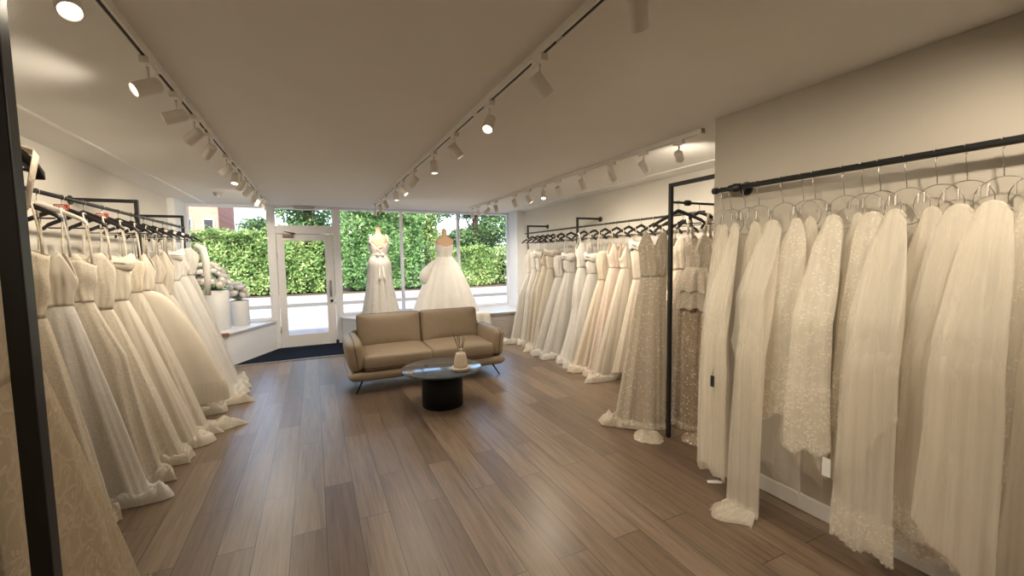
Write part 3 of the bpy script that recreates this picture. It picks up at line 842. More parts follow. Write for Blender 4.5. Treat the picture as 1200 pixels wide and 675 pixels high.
# ---- cross rail by the projecting wall (bar along X, hangers lie along Y)
GC = 'gowns on the post rail by the projecting wall'
xc, ycr = 2.637, 2.585
gown(2.675, 2.81, PI*.80, '', 'large beige sequin gown with long train spilling in front of the black post', bod='beige_sequin', skirt='beige_sequin', ztop=1.74, zw=1.34,
     eo=.33, ei=.10, sd=.13, puddle=.14, neck='v', seed=71, group=GC, strap=None, k=8, bw=.125, ww=.105)
gown(2.955, 2.585, PI*.5+.05, '', 'nude lace gown with two sparkling ruffle tiers at the hips', bod='beige_sequin', skirt='nude_lace', ztop=1.72, zw=1.40,
     shape='sheath', eo=.26, ei=.24, sd=.125, puddle=.12, neck='v', strap='wide', seed=72, group=GC, tiers=[(1.42,1.22,.11,.195),(1.24,1.07,.14,.185)])
gown(3.23, 2.585, PI*.5, '', 'dark nude mesh gown behind the ruffle tier gown', bod='nude_mesh', skirt='nude_lace', ztop=1.74, zw=1.36,
     shape='sheath', eo=.26, ei=.22, sd=.12, puddle=.1, neck='v', strap='wide', seed=73, group=GC)
def heap(parent_label, cx_, cy_, rx, ry, h, mat, seed):
    p = [o for o in bpy.data.objects if o.get('label') == parent_label][0]
    R = random.Random(seed); ph = [R.uniform(0,6.28) for _ in range(6)]; N = 60; lv = []
    Mi = Matrix.Rotation(-p.rotation_euler.z,4,'Z') @ Matrix.Translation((-p.location.x,-p.location.y,0))
    for j in range(13):
        q = j/12; ring = []
        for i in range(N):
            a = 2*PI*i/N; f = 1+.05*math.sin(4*a+ph[0])+.03*math.sin(11*a+ph[1]+4*q)
            rr = (1-q)*f
            X_, Y_ = cx_+rx*rr*math.cos(a), cy_+ry*rr*math.sin(a)
            wv = math.sin(41*X_+17*Y_+ph[2]+1.5*math.sin(23*Y_))*.55+math.sin(29*Y_-37*X_+ph[3])*.45
            z = h*(1-(1-q)**2.4)*(.62+.38*wv)
            ring.append(tuple(Mi @ Vector((cx_+rx*rr*math.cos(a), cy_+ry*rr*math.sin(a), max(.004,z+.004)))))
        lv.append(ring)
    MB().loft(lv, False, True).build('train', F[mat], p)
heap('large beige sequin gown with long train spilling in front of the black post', 2.475, 2.645, .122, .13, .075, 'beige_sequin', 4)
heap('nude lace gown with two sparkling ruffle tiers at the hips', 2.785, 2.42, .11, .14, .07, 'nude_lace', 9)
hanger(2.955, 2.585, PI*.5+.05, 'black hanger holding the nude gown with ruffle tiers', 'black')
hanger(3.23, 2.585, PI*.5, 'black hanger holding the dark nude mesh gown', 'black')
hanger(2.72, 2.585, PI*.62, 'black hanger right behind the tall post holding the beige sequin gown', 'black')
# ---- near rail
GN = 'gowns on the post rail close to the camera'
gown(-.765, 1.385, PI*.5, '', 'old lace champagne gown hanging on a ribbon behind the black post', bod='shaded_old_lace', skirt='shaded_old_lace', ztop=1.60, zw=1.24,
     bw=.19, ww=.31, bd=.06, wd=.075, eo=.96, ei=.46, sd=.108, shape='aline', puddle=.05, neck='straight', strap=None, seed=81, group=GN, fold=.02, k=6)
hanger(-.692, 1.385, PI*.5-.15, 'black hanger beside the tall near post with a beige ribbon over it', 'black')
gown(-1.12, 1.381, PI*.5, '', 'second old lace gown further in on the near post rail', bod='cream_lace', skirt='shaded_old_lace', ztop=1.60, zw=1.24,
     eo=.55, ei=.36, sd=.14, puddle=.05, neck='straight', strap='ribbon', seed=82, group=GN)
hanger(-1.12, 1.381, PI*.5, 'black hanger holding the second old lace gown on the near rail', 'black')
rb = [o for o in bpy.data.objects if o.name.startswith('wedding_gown') and o['label'].startswith('old lace champagne')][0]
for s_ in (-1,1):
    tx = .165*s_; xo_ = -.073-.157*tx; zt_ = ZH-.006-.105*(.165/.212)**1.1
    pth = [(.14*s_,-.055,1.575),(.15*s_,-.05+xo_*.5,1.68),(tx,xo_-.022,zt_+.002),(tx,xo_,zt_+.010),(tx,xo_+.022,zt_+.002),(.15*s_,.05+xo_*.5,1.68),(.14*s_,.055,1.575)]
    MB().loft([[(px-.012,py,pz+k_*s_*.007),(px+.012,py,pz-k_*s_*.007)] for (px,py,pz),k_ in zip(pth,(0,0,1,1,1,0,0))], closed=False).build('ribbon_loop', F['champagne_lace'], rb, solid=.002)

# ================================================================ VEILS
def veil_hanger_meshes():
    hk = MB(); pts = [(.028,0,-.128),(.024,0,-.10),(.004,0,-.05),(0,0,-.022)]
    for k in range(11):
        a = -PI/2+k*1.35*PI/10; pts.append((.0208*math.cos(a) if k else 0, 0, -.0016+.0208*math.sin(a)))
    hk.tube(pts, .0022, 8)
    rg = MB(); rg.tube([(0,.085*math.sin(2*PI*i/40),-.215+.085*math.cos(2*PI*i/40)) for i in range(40)], .0018, 8, closed=True)
    cp = []
    for s_ in (-1,1):
        c = MB(); c.box((-.006,s_*.066-.0035,-.205),(.003,s_*.066+.0035,-.158)); cp.append(c)
    return hk, rg, cp
VH, VRG, VC = veil_hanger_meshes()
vh0 = None
nring = [0]
def veil_hanger(y, turn, label):
    global vh0
    if vh0 is None:
        t = thing('ring_hanger', label, 'veil hanger', (0,0,0), 0, 'wire ring hangers on the veil rail')
        VH.build('hook', M['chrome'], t); r = VRG.build('wire_ring', M['wire'], t)
        r.location = (.03,0,0)
        for c in VC: c.build('clip', M['chrome'], r, bevel=.001)
        vh0 = t
    else: t = copy_tree(vh0)
    t.location = (2.47,y,1.95); t['label'] = label
    r = [c for c in t.children if c.name.startswith('wire_ring')][0]
    r.rotation_euler = (0,0,turn*.25); r.location = (.022+.011*(nring[0]%3),0,0); nring[0] += 1
    return t

def veil(y, label, xlay, zbot, slant=0, w0=.042, w1=.17, mat='tulle', under=None, edge=None, yshift=0, seed=0, depth=.020, spill=0, ztop=1.72):
    """gathered at a comb under the ring; a shorter tier over a longer, thinner one"""
    R = random.Random(seed*13+5)
    t = thing('bridal_veil', label, 'bridal veil', (2.47,y,0), 0, 'veils on the pipe rail')
    N = 100
    def tier(name, zb, w1_, dscale, m, xl, ztp, sl):
        fr = [(R.uniform(3,6),R.uniform(0,6.28),1.0),(R.uniform(8,13),R.uniform(0,6.28),.55),(R.uniform(17,24),R.uniform(0,6.28),.35),(R.uniform(28,40),R.uniform(0,6.28),.18)]
        p3, p4 = R.uniform(0,6.28), R.uniform(0,6.28)
        lv = []; NL = 36
        for j in range(NL+1):
            s = j/NL; z = ztp+(zb-ztp)*s
            w = w0+(w1_-w0)*(.5*(1-(1-min(1,s*2.4))**1.8)+.5*s)
            xx = xl*(.25+.75*min(1,(s*2.2))**1.1)+.006
            d = .008+(depth*dscale-.008)*min(1,s*2.5)
            ring = []
            for i in range(N):
                a = 2*PI*i/N; u, s_ = math.cos(a), math.sin(a)
                fl = sum(q*math.sin(f*u+p+1.2*s*(1 if k%2 else -1)) for k,(f,p,q) in enumerate(fr))*.0055*min(1,s*2+.1)
                zz = z
                if s < .12: zz += -.055*(abs(u)**2.2)*(1-s/.12)
                if s > .6: zz += (.014*math.sin(6*u+p3)+sl*u)*((s-.6)/.4)
                ring.append((-xx+s_*d+fl*(1 if s_ > 0 else .75), u*w+yshift*s*s+.005*math.sin(8*s+p4), max(.006,zz)))
            lv.append(ring)
        if spill and name == 'long_tier':
            bb = lv[-1]
            for j in range(1,9):
                q = j/8
                lv.append([(p[0]-spill*q*(.75+.25*math.sin(5*p[1]/w1_+p3)), p[1]+.05*q*math.sin(3*p[1]/w1_), max(.005,.012+.035*abs(math.sin(q*5+8*p[1]))*math.sin(q*PI))) for p in bb])
        mb = MB(); mb.loft(lv); o = mb.build(name, V[m], t)
        return o, lv
    def edging(o, lv):
        src = lv[:37]; n = max(2,int(37*edge)); src = src[-n:]
        mb = MB(); rr = [[(p[0]+.004*math.sin(2*PI*i/N)-.001, p[1]+.004*math.cos(2*PI*i/N), p[2]) for i,p in enumerate(r)] for r in src]
        rr.append([(p[0], p[1], p[2]-.012*abs(math.sin(14*2*PI*i/N))) for i,p in enumerate(rr[-1])])
        mb.loft(rr); mb.build('lace_edge', V['edge'], o)
    if under is not None:      # lace tier is the short one
        tier('long_tier', under, w1*.92, 1.25, 'tulle_thin', xlay-.004, ztop-.01, -slant)
        o, lv = tier('short_tier', zbot, w1, .8, mat, xlay, ztop, slant)
        if edge: edging(o, lv)
    else:
        tier('short_tier', R.uniform(.45,.85), w1*.93, .55, 'tulle_thin', xlay, ztop-.008, R.choice((-1,1))*R.uniform(.10,.22))
        o, lv = tier('long_tier', zbot, w1, 1.0, mat, xlay, ztop, slant)
        if edge: edging(o, lv)
    cb = MB(); cb.tube([(-xlay*.25-.006,v_*w0,ztop-.052*abs(v_)**2.2-.001) for v_ in (-.85,-.45,0,.45,.85)], .005, 8)
    cb.build('gathered_comb', V['lace'], t)
    return t
L0, L1, L2 = .015, .115, .22
VY = [1.985,1.928,1.828,1.735,1.59,1.475,1.415,1.275,1.19,1.12,1.02,.915,.82,.715,.62]
vspec = [
 ('plain long tulle veil at the very end of the pipe', dict(xlay=L0,zbot=.05,w1=.12,w0=.030)),
 ('plain tulle veil second from the pipe end, reaching the floor', dict(xlay=L1,zbot=.08,w1=.12,w0=.030)),
 ('pale tulle veil third from the pipe end, with a black tag', dict(xlay=L2,zbot=.16,w1=.095,w0=.030,slant=.05)),
 ('sheer two tier veil hung beside the floor length puddled veil', dict(xlay=L0,zbot=.75,w1=.10,under=.12,w0=.04,slant=.10)),
 ('long tulle veil whose end lies puddled on the wooden floor', dict(xlay=L2,zbot=.02,w1=.105,w0=.052,spill=.20,yshift=.03)),
 ('short lace edged veil with a longer sheer tier under it', dict(xlay=L1,zbot=.62,w1=.135,under=.26,edge=.22,mat='lace',w0=.04,slant=-.06)),
 ('plain gathered tulle veil behind the two lace edged veils', dict(xlay=L0,zbot=.34,w1=.125,w0=.035,slant=.10)),
 ('second lace edged veil with scalloped border and small white slip', dict(xlay=L2,zbot=.52,w1=.11,edge=.30,mat='lace',w0=.045,slant=-.03)),
 ('plain narrow tulle veil before the embroidered lace veil', dict(xlay=L0,zbot=.30,w1=.085,w0=.03,slant=.06)),
 ('heavily embroidered lace veil with square gathered top', dict(xlay=L1,zbot=.62,w1=.095,w0=.055,mat='lace',under=.28,edge=.3)),
 ('long cream tulle veil with a deep lace hem near the floor', dict(xlay=L2,zbot=.16,w1=.125,w0=.045,edge=.16)),
 ('tulle veil with lace border hung behind the deep hem veil', dict(xlay=L0,zbot=.14,w1=.145,edge=.18,w0=.04)),
 ('wide embroidered top veil with loose tulle folds', dict(xlay=L1,zbot=.26,w1=.14,w0=.055,edge=.12,slant=.05)),
 ('wide plain top tulle veil, second from the camera end', dict(xlay=L2,zbot=.30,w1=.125,w0=.055,slant=.10)),
 ('cream lace veil closest to the camera end of the pipe', dict(xlay=L0,zbot=.32,w1=.115,w0=.045,mat='lace')),
]
vo_ = ['at the pipe end','second from the pipe end','third from the pipe end','holding the sheer two tier veil','holding the puddled veil','holding the short lace edged veil','holding the plain gathered veil',
 'holding the scalloped border veil','holding the plain narrow veil','holding the heavily embroidered veil','holding the deep lace hem veil','holding the lace border veil behind it','holding the wide embroidered top veil',
 'holding the wide plain top veil','closest to the camera end of the pipe']
for i,(yy,(d,o)) in enumerate(zip(VY,vspec)):
    veil(yy, d, seed=i+1, **o)
    veil_hanger(yy, rnd.uniform(-.22,.22), 'wire ring hanger with metal clips '+vo_[i])
# further along the pipe beside the camera
for j,yy in enumerate((.50,.36,.22)):
    veil(yy, ['tulle veil just past the picture edge on the pipe','lace veil beside the camera on the pipe','tulle veil beyond the lace veil beside the camera'][j], seed=40+j, xlay=[L1,L2,L0][j], zbot=.2, w1=.13, mat=['tulle','lace','tulle'][j])
    veil_hanger(yy, rnd.uniform(-.2,.2), 'wire ring hanger holding the '+['tulle veil past the picture edge','lace veil beside the camera','tulle veil beyond it'][j])
# tags
tg = thing('hanging_price_tag', 'small black tag clipped on the third veil from the pipe end', 'tag', (2.200,1.805,.80))
MB().box((-.002,-.012,-.09),(.002,.012,-.02)).build('tag_card', M['rubber'], tg)
MB().tube([(0,0,-.02),(.004,.004,.01),(.012,0,.03),(.004,-.004,.01),(0,0,-.018)], .0015, 6).build('tag_loop', M['chrome'], tg)
sl = tag(MB().box((-.0015,-.018,-.09),(.0015,.018,0)).build('hanging_paper_slip', M['paper']), 'small white paper slip hanging on the scalloped border veil', 'tag')
sl.location = (2.205,1.155,.535)
pt = tag(MB().prism([(-.05,-.02),(.045,-.012),(.05,.012),(.02,.022),(-.045,.012)], 0, .006).build('paper_tag', M['paper']), 'white paper tag lying on the floor under the veils', 'tag')
pt.location = (2.37,1.91,.001); pt.rotation_euler = (0,0,-.6)

# ================================================================ SOFA
def cushion(w, d, h, e=.16, edge=.45, crown=.5, n=4.0, rim=.0):
    """upholstered slab, thin along Z: outline w x d with rounded corners, seam at mid height, crowned faces"""
    mb = MB(); nu = 96; rings = []
    rs = [0,.25,.5,.7,.84,.93,.975,1.0]
    def zf(r): return h/2*(edge+(1-edge)*(1-r**n)**crown) if r < 1 else h/2*edge*.72
    prof = [(r,-zf(r)) for r in rs]+[(1.012,-h/2*edge*.30),(1.016,0),(1.012,h/2*edge*.30)]+[(r,zf(r)) for r in rs[::-1]]
    for r,z in prof:
        ring = []
        for i in range(nu):
            a = 2*PI*i/nu; c, s_ = math.cos(a), math.sin(a)
            ee = e+(1-e)*(1-min(1,r))**2
            ring.append((w/2*r*sgn(c)*abs(c)**ee, d/2*r*sgn(s_)*abs(s_)**ee, z))
        rings.append(ring)
    mb.loft(rings); return mb
def rim_pipe(w, d, e, rad):
    return MB().tube([(w/2*1.016*sgn(math.cos(a))*abs(math.cos(a))**e, d/2*1.016*sgn(math.sin(a))*abs(math.sin(a))**e, 0) for a in [2*PI*i/96 for i in range(96)]], rad, 8, closed=True)
sofa = thing('sofa', 'taupe leather two seat sofa with slim black legs facing the coffee table', 'sofa', (1.262,5.38,0))
SX, SY = 1.262, 5.38
def spart(mb, name, loc, rot=(0,0,0), mat='sofa', par=None):
    o = mb.build(name, M[mat], par or sofa); o.location = loc; o.rotation_euler = rot; return o
spart(cushion(1.90,.82,.115,.10,.75,.5), 'base', (0,.0,.198))
for s_ in (-1,1):
    sc_ = spart(cushion(.80,.68,.215,.12,.62,.55), 'seat_cushion', (s_*.40,-.075,.352), (.03,0,0))
    pp = rim_pipe(.80,.68,.12,.005).build('piping', M['piping'], sc_); pp.location = (0,0,-.05); pp.scale = (.992,.992,1)
    bc = spart(cushion(.785,.43,.19,.10,.30,.5), 'back_cushion', (s_*.402,.245,.615), (PI/2-.22,0,s_*.012))
    rim_pipe(.785,.43,.10,.0055).build('piping', M['piping'], bc)
    ar = spart(cushion(.80,.36,.205,.34,.34,.55), 'armrest', (s_*.873,.0,.425), (PI/2,0,PI/2))
    ar.rotation_euler = (Matrix.Rotation(s_*.12,3,'Y') @ Matrix.Rotation(PI/2,3,'Z') @ Matrix.Rotation(PI/2,3,'X')).to_euler()
    rim_pipe(.80,.36,.34,.004).build('piping', M['piping'], ar)
    for yy in (-.30,.30):
        MB().tube([(s_*.80,yy,.15),(s_*.885,yy*1.18,0)], [.013,.007], 10).build('leg', M['black'], sofa)
spart(cushion(1.70,.40,.12,.10,.6,.5), 'back_frame', (0,.345,.43), (PI/2-.14,0,0))

# ================================================================ COFFEE TABLE + DIFFUSER
tb = thing('coffee_table', 'round black coffee table on a drum base before the sofa', 'table', (1.165,4.25,0))
MB().lathe([(0,.375),(.400,.375),(.412,.381),(.415,.388),(.412,.397),(.406,.400),(0,.400)], 72).build('tabletop', M['tabletop'], tb)
MB().lathe([(0,0),(.205,0),(.21,.004),(.21,.372),(.2,.375),(0,.375)], 56).build('drum_base', M['drum'], tb)
TZ = .4005
ty = thing('stone_tray', 'small cream stone tray on the coffee table under the diffuser', 'tray', (1.30,4.03,TZ), .25)
MB().lathe([(0,0),(.085,0),(.096,.006),(.098,.03),(.094,.036),(.086,.034),(.0,.032)], 48).build('tray_body', M['stone'], ty)
MB().lathe([(.082,.0345),(.088,.038),(.094,.0365)], 48).build('tray_rim', M['stone'], ty)
df = thing('reed_diffuser', 'cream cone shaped reed diffuser with dark reeds on the tray', 'diffuser', (1.30,4.03,TZ+.0348), .4)
MB().lathe([(0,0),(.066,0),(.072,.006),(.070,.03),(.062,.08),(.052,.125),(.046,.140),(.030,.146),(.019,.150),(.017,.165),(.024,.178),(.024,.186),(.014,.186),(.012,.15)], 40).build('bottle', M['stone'], df)
for i,(dx,dy) in enumerate(((-.07,.02),(-.055,-.02),(.015,.03),(.04,.0),(.035,-.03),(-.03,.04))):
    MB().cyl((dx*-.06,dy*-.06,.10),(dx,dy,.335-.012*i),.0032,6).build('reed', M['reed'], df)

# ================================================================ VASES AND FLOWERS
def vase(x, y, r, h, label):
    t = thing('vase', label, 'vase', (x,y,ZS+.001), 0, 'white cylinder vases')
    MB().lathe([(0,0),(r*.97,0),(r,.006),(r,h-.004),(r-.004,h),(r-.012,h),(r-.012,h-.05),(0,h-.05)], 56).build('vase_body', M['vase'], t)
    return t
vase(-1.36,7.70,.17,.60,'tall white cylinder vase on the window platform')
vase(-1.11,8.04,.13,.40,'shorter white cylinder vase by the front window glass')
def bloom_mesh(R, r):
    """rose head: overlapping cupped petals round a closed heart"""
    mb = MB(); n = 30
    def shell(a0, span, rad, top, lip):
        rows = []
        for j in range(6):
            v = j/5; ph_ = -1.15+(1.15+top)*v
            row = []
            for k in range(7):
                u = -1+2*k/6; az = a0+u*span*.5*math.sin(PI*(.22+.6*v))
                rr = rad*(1+lip*v*v-.05*u*u)
                row.append((rr*math.cos(ph_)*math.cos(az), rr*math.cos(ph_)*math.sin(az), rr*math.sin(ph_)*.85+r*.35-.06*rad*u*u*v))
            rows.append(row)
        mb.loft(rows, closed=False)
    mb.lathe([(r*.05,-r*.1),(r*.45,.0),(r*.5,r*.35),(r*.32,r*.62),(r*.10,r*.70),(0,r*.66)], 16)
    for lay,(m,rad,top,lip) in enumerate(((3,.62,.95,.0),(4,.78,.70,.06),(5,.92,.42,.14),(6,1.02,.15,.22))):
        for i in range(m): shell(2*PI*i/m+lay*.6+R.uniform(-.1,.1), 2*PI/m*1.75, r*rad, top, lip)
    return mb
def bouquet(x, y, z0, n, rx, rz_, label, seed, rise):
    R = random.Random(seed); t = thing('flower_bouquet', label, 'flowers', (x,y,z0), 0, 'white bouquets in the vases')
    protos = [bloom_mesh(R, .060), bloom_mesh(R, .052), bloom_mesh(R,.044)]
    first = {}
    pos = []
    for i in range(n):
        for _ in range(60):
            a = R.uniform(0,2*PI); e = R.uniform(.12,1.45)
            p = Vector((rx*math.cos(a)*math.cos(e), rx*math.sin(a)*math.cos(e), .05+rz_*max(0,math.sin(e))))
            p.x += rise*p.z/rz_
            if all((p-q).length > .078 for q in pos): break
        pos.append(p)
        k_ = R.choice((0,0,1,2)); m = 'blush_petal' if R.random() < .3 else 'petal'
        key = (k_, m)
        if key not in first:
            o = protos[k_].build('bloom', M[m], t); first[key] = o
        else:
            o = first[key].copy(); COL.objects.link(o); o.parent = t
        d = (p-Vector((rise*.5,0,-.02))).normalized()
        o.location = p; o.rotation_mode = 'QUATERNION'; o.rotation_quaternion = d.to_track_quat('Z','Y')
    lf = MB()
    for i in range(70):
        a = R.uniform(0,2*PI); e = R.uniform(.1,1.5); rr = R.uniform(.80,1.0)
        p = Vector((rx*rr*math.cos(a)*math.cos(e), rx*rr*math.sin(a)*math.cos(e), .04+rz_*rr*max(0,math.sin(e)))); p.x += rise*p.z/rz_
        d = Vector((math.cos(a)*math.cos(e), math.sin(a)*math.cos(e), math.sin(e)+.2)).normalized()
        s_ = d.cross(Vector((R.uniform(-1,1),R.uniform(-1,1),R.uniform(-1,1)))).normalized(); L = R.uniform(.05,.10)
        b = p-d*.04
        lf.add([b, b+d*L*.5+s_*L*.22, b+d*L, b+d*L*.5-s_*L*.22], [(0,1,2,3)], False)
    lo = lf.build('leaves', M['leaf'], t); lo['kind'] = 'stuff'
    st = MB()
    for p in pos: st.tube([(p.x*.2,p.y*.2,-.03),(p.x*.55,p.y*.55,p.z*.4),tuple(p*.96)], .004, 6)
    st.build('stems', M['leaf'], t)
bouquet(-1.36,7.70,ZS+.60,38,.20,.36,'large bouquet of white roses in the taller vase',5,-.10)
bouquet(-1.11,8.04,ZS+.40,18,.115,.22,'smaller bouquet of white roses in the shorter vase',9,-.03)

# ================================================================ MANNEQUINS IN THE WINDOW
def zmap(z): return z if z >= 1.40 else 1.06+(z-.86)*.63
def mannequin(x, y, label, dz=0):
    t = thing('mannequin', label, 'mannequin', (x,y,ZS+.001), 0, 'mannequins on the window platform')
    # rows: z, half width, half depth, y offset (front is +Y)
    rows = [(.80,.110,.075,.0),(.86,.118,.082,.0),(.94,.126,.088,.005),(1.04,.148,.102,.012),(1.12,.152,.108,.014),(1.20,.156,.098,.006),
            (1.27,.168,.082,-.004),(1.33,.170,.068,-.012),(1.37,.150,.058,-.016),(1.40,.110,.050,-.016),(1.425,.066,.046,-.012),(1.45,.050,.046,-.006),(1.50,.047,.045,.002),(1.545,.046,.044,.006),(1.555,.040,.038,.006)]
    rows = [(zmap(z),w,d,o) for z,w,d,o in rows]
    mb = MB(); mb.loft([ringpts(40,w,w,d,z+dz,0,o,1,1) for z,w,d,o in rows], True, True)
    mb.build('torso', M['dressform'], t)
    MB().lathe([(0,1.555+dz),(.030,1.555+dz),(.030,1.568+dz),(.012,1.575+dz),(.010,1.59+dz),(0,1.592+dz)], 24, (0,.006,0)).build('neck_cap', M['dressform'], t)
    MB().cyl((0,0,.02),(0,0,1.03+dz),.014,12).build('pole', M['steel'], t)
    MB().lathe([(0,0),(.15,0),(.15,.012),(.02,.02),(0,.02)], 32).build('stand_base', M['steel'], t)
    return t, rows
def window_gown(x, y, label, strapless, eo, eyb, eyf, shape, fold, k, seed, mats, dz=0):
    t = thing('wedding_gown', label, 'wedding gown', (x,y,ZS+.002), 0, 'gowns on the window mannequins')
    R = random.Random(seed); N = 96; ph = [R.uniform(0,6.28) for _ in range(4)]
    rows = [(.86,.118,.082,.0),(.90,.121,.085,.002),(.94,.126,.088,.005),(1.0,.139,.097,.009),(1.06,.150,.104,.013),(1.12,.152,.108,.014),(1.17,.155,.103,.010),(1.215,.158,.096,.004)]
    lv = []
    for jj,(z0_,w,d,o) in enumerate(rows):
        z = zmap(z0_)
        ring = ringpts(N, w+.016, w+.016, d+.017, z+dz, 0, o, 1, 1)
        if not strapless or True:
            for p in ring:
                if p[1] < o:   # back dips
                    dip = (.05 if strapless else .15)*math.exp(-(abs(p[0])/(.10 if strapless else .075))**2)
                    u = max(0,(z0_-.90)/.315)
                    p[2] -= dip*u*min(1,(-(p[1]-o))/(d*.5))
        lv.append(ring)
    mb = MB(); mb.loft(lv); bo = mb.build('bodice', F[mats[0]], t, solid=.003)
    lv = []; NL = 36
    for j in range(NL+1):
        s = j/NL; z = 1.066+(.012-1.066)*s
        if shape == 'ball': f = min(1,s**.72*1.02)
        else: f = (.36*math.sin(min(1,s/.16)*PI/2))+(.64*max(0,(s-.25)/.75)**1.5)
        w = .126+(eo-.126)*f; df_ = .09+(eyf-.09)*f; db = .09+(eyb-.09)*f
        ring = []
        for i in range(N):
            a = 2*PI*i/N; c, s_ = math.cos(a), math.sin(a)
            fv = .6*math.sin(k*a+ph[0]+.3*s)+.25*math.sin((2*k+1)*a+ph[1])+.25*math.sin((k//2+1)*a+ph[2])
            if shape == 'ball': fv = abs(math.sin(k*a*.5+ph[0]))*1.3-.6+.2*math.sin(3*a+ph[1])
            amp = fold*s**.6
            ring.append((w*c+amp*fv*c, (df_ if s_ > 0 else db)*s_+amp*fv*s_, z+dz*(1-s)))
        lv.append(ring)
    b = lv[-1]
    for j in range(1,4):
        q = j/3; lv.append([(p[0]*(1+.05*q), p[1]*(1+.05*q), .005+.006*math.sin(q*PI)) for p in b])
    mb = MB(); mb.loft(lv); so = mb.build('skirt', F[mats[1]], t)
    mb = MB(); mb.loft([ringpts(N,.128+e,.128+e,.092+e,z+dz,0,0,1,1) for z,e in ((1.095,.006),(1.085,.011),(1.068,.014),(1.05,.013),(1.035,.009))]); mb.build('waistband', F[mats[2]], t)
    return t, so
X1, Y1, X2, Y2 = 1.05, 7.74, 2.235, 7.74
mannequin(X1, Y1, 'headless beige mannequin in the low backed gown', .03)
g1, s1 = window_gown(X1, Y1, 'fitted lace gown with low V back on the mannequin near the door', False, .33, .40, .30, 'fit', .018, 13, 5, ('white_lace','white_tulle','white_satin'), .03)
for s_ in (-1,1):
    mb = MB(); pth = [(s_*.150,-.085,1.29),(s_*.152,-.078,1.33),(s_*.150,-.074,1.375),(s_*.144,-.055,1.42),(s_*.128,-.012,1.458),(s_*.128,.05,1.40),(s_*.13,.105,1.29)]
    mb.loft([[(px-.017,py,pz),(px+.017,py,pz)] for px,py,pz in pth], closed=False); mb.build('strap', F['white_lace'], g1, solid=.003)
bw_ = MB()
for s_ in (-1,1):
    bw_.loft([[(s_*x_,-.122-.02*math.sin(u*PI)+dy,1.10+dz_) for x_,dz_,dy in ((.0+.075*u,.012+.028*math.sin(u*PI*.9),0),(.075*u,-.0,-.018*math.sin(u*PI)),(.075*u,-.012-.028*math.sin(u*PI*.9),0))] for u in np.linspace(0,1,8)], closed=False)
    bw_.loft([[(s_*(.012+.03*u)+e,-.120-.16*u,1.09-.42*u) for e in (-.018,.018)] for u in np.linspace(0,1,8)], closed=False)
bw_.build('back_bow', F['white_satin'], g1, solid=.003)
ap = MB()
for i in range(16):
    u = R0 = i/15
    ap.lathe([(0,.004),(.012,.003),(.016,-.002)], 8, M=Matrix.Rotation(PI/2,4,'X'), o=((.07*math.cos(7*u))*(.3+.7*u),-.112-.01*u,1.13+.15*u))
ap.build('flower_applique', F['white_satin'], g1)
mannequin(X2, Y2, 'headless beige mannequin in the strapless ball gown', .0)
g2, s2 = window_gown(X2, Y2, 'strapless satin ball gown with deep pleats on the mannequin beside the sill', True, .60, .50, .42, 'ball', .05, 14, 8, ('white_satin','white_satin','white_satin'), 0.0)
mb = MB()
for i in range(9): mb.lathe([(0,.006),(.006,.004),(.008,0)], 8, M=Matrix.Rotation(PI/2,4,'X'), o=(0,-.126+.001*i,1.18-.016*i))
mb.build('back_buttons', F['ivory_satin'], g2)
mb = MB()   # looped-up train on one side
rings = []
for j in range(13):
    u = j/12; cx_ = -.19-.14*math.sin(u*PI)-.10*u; cz = 1.0-.56*u; r_ = .02+.085*math.sin(u*PI)
    rings.append([(cx_+r_*math.cos(2*PI*i/20)*(1+.1*math.sin(3*i)), -.02+.8*r_*math.sin(2*PI*i/20), cz) for i in range(20)])
mb.loft(rings, True, True); mb.build('looped_train', F['white_satin'], g2)
# train over the platform edge
mb = MB(); rr = []
for j in range(15):
    u = j/14
    if u < .45: pz = .02; py = -.38-.17*(u/.45)
    else: pz = .02-.40*((u-.45)/.55); py = -.55-.04*math.sin((u-.45)/.55*PI/2)
    rr.append([(.30+.34*v+.05*u, py+.012*math.sin(9*v+3*u), pz+.012*abs(math.sin(8*v+2*u))) for v in np.linspace(0,1,16)])
mb.loft(rr, closed=False); mb.build('train', F['white_satin'], g2, solid=.004)

# ================================================================ OUTSIDE
def ground(name, y0_, y1_, z0_, z1_, mat):
    return struct(MB().box((-40,y0_,z0_),(50,y1_,z1_)).build(name, M[mat]))
ground('pavement_near', YF+.08, 11.2, -.4, -.10, 'pave')
ground('road', 11.2, 17.2, -.4, -.17, 'road')
ground('kerb', 17.2, 17.4, -.4, -.06, 'kerb')
ground('pavement_far', 17.4, 21.6, -.4, -.09, 'pave')
ground('verge_ground', 21.6, 70, -.4, -.05, 'soil')

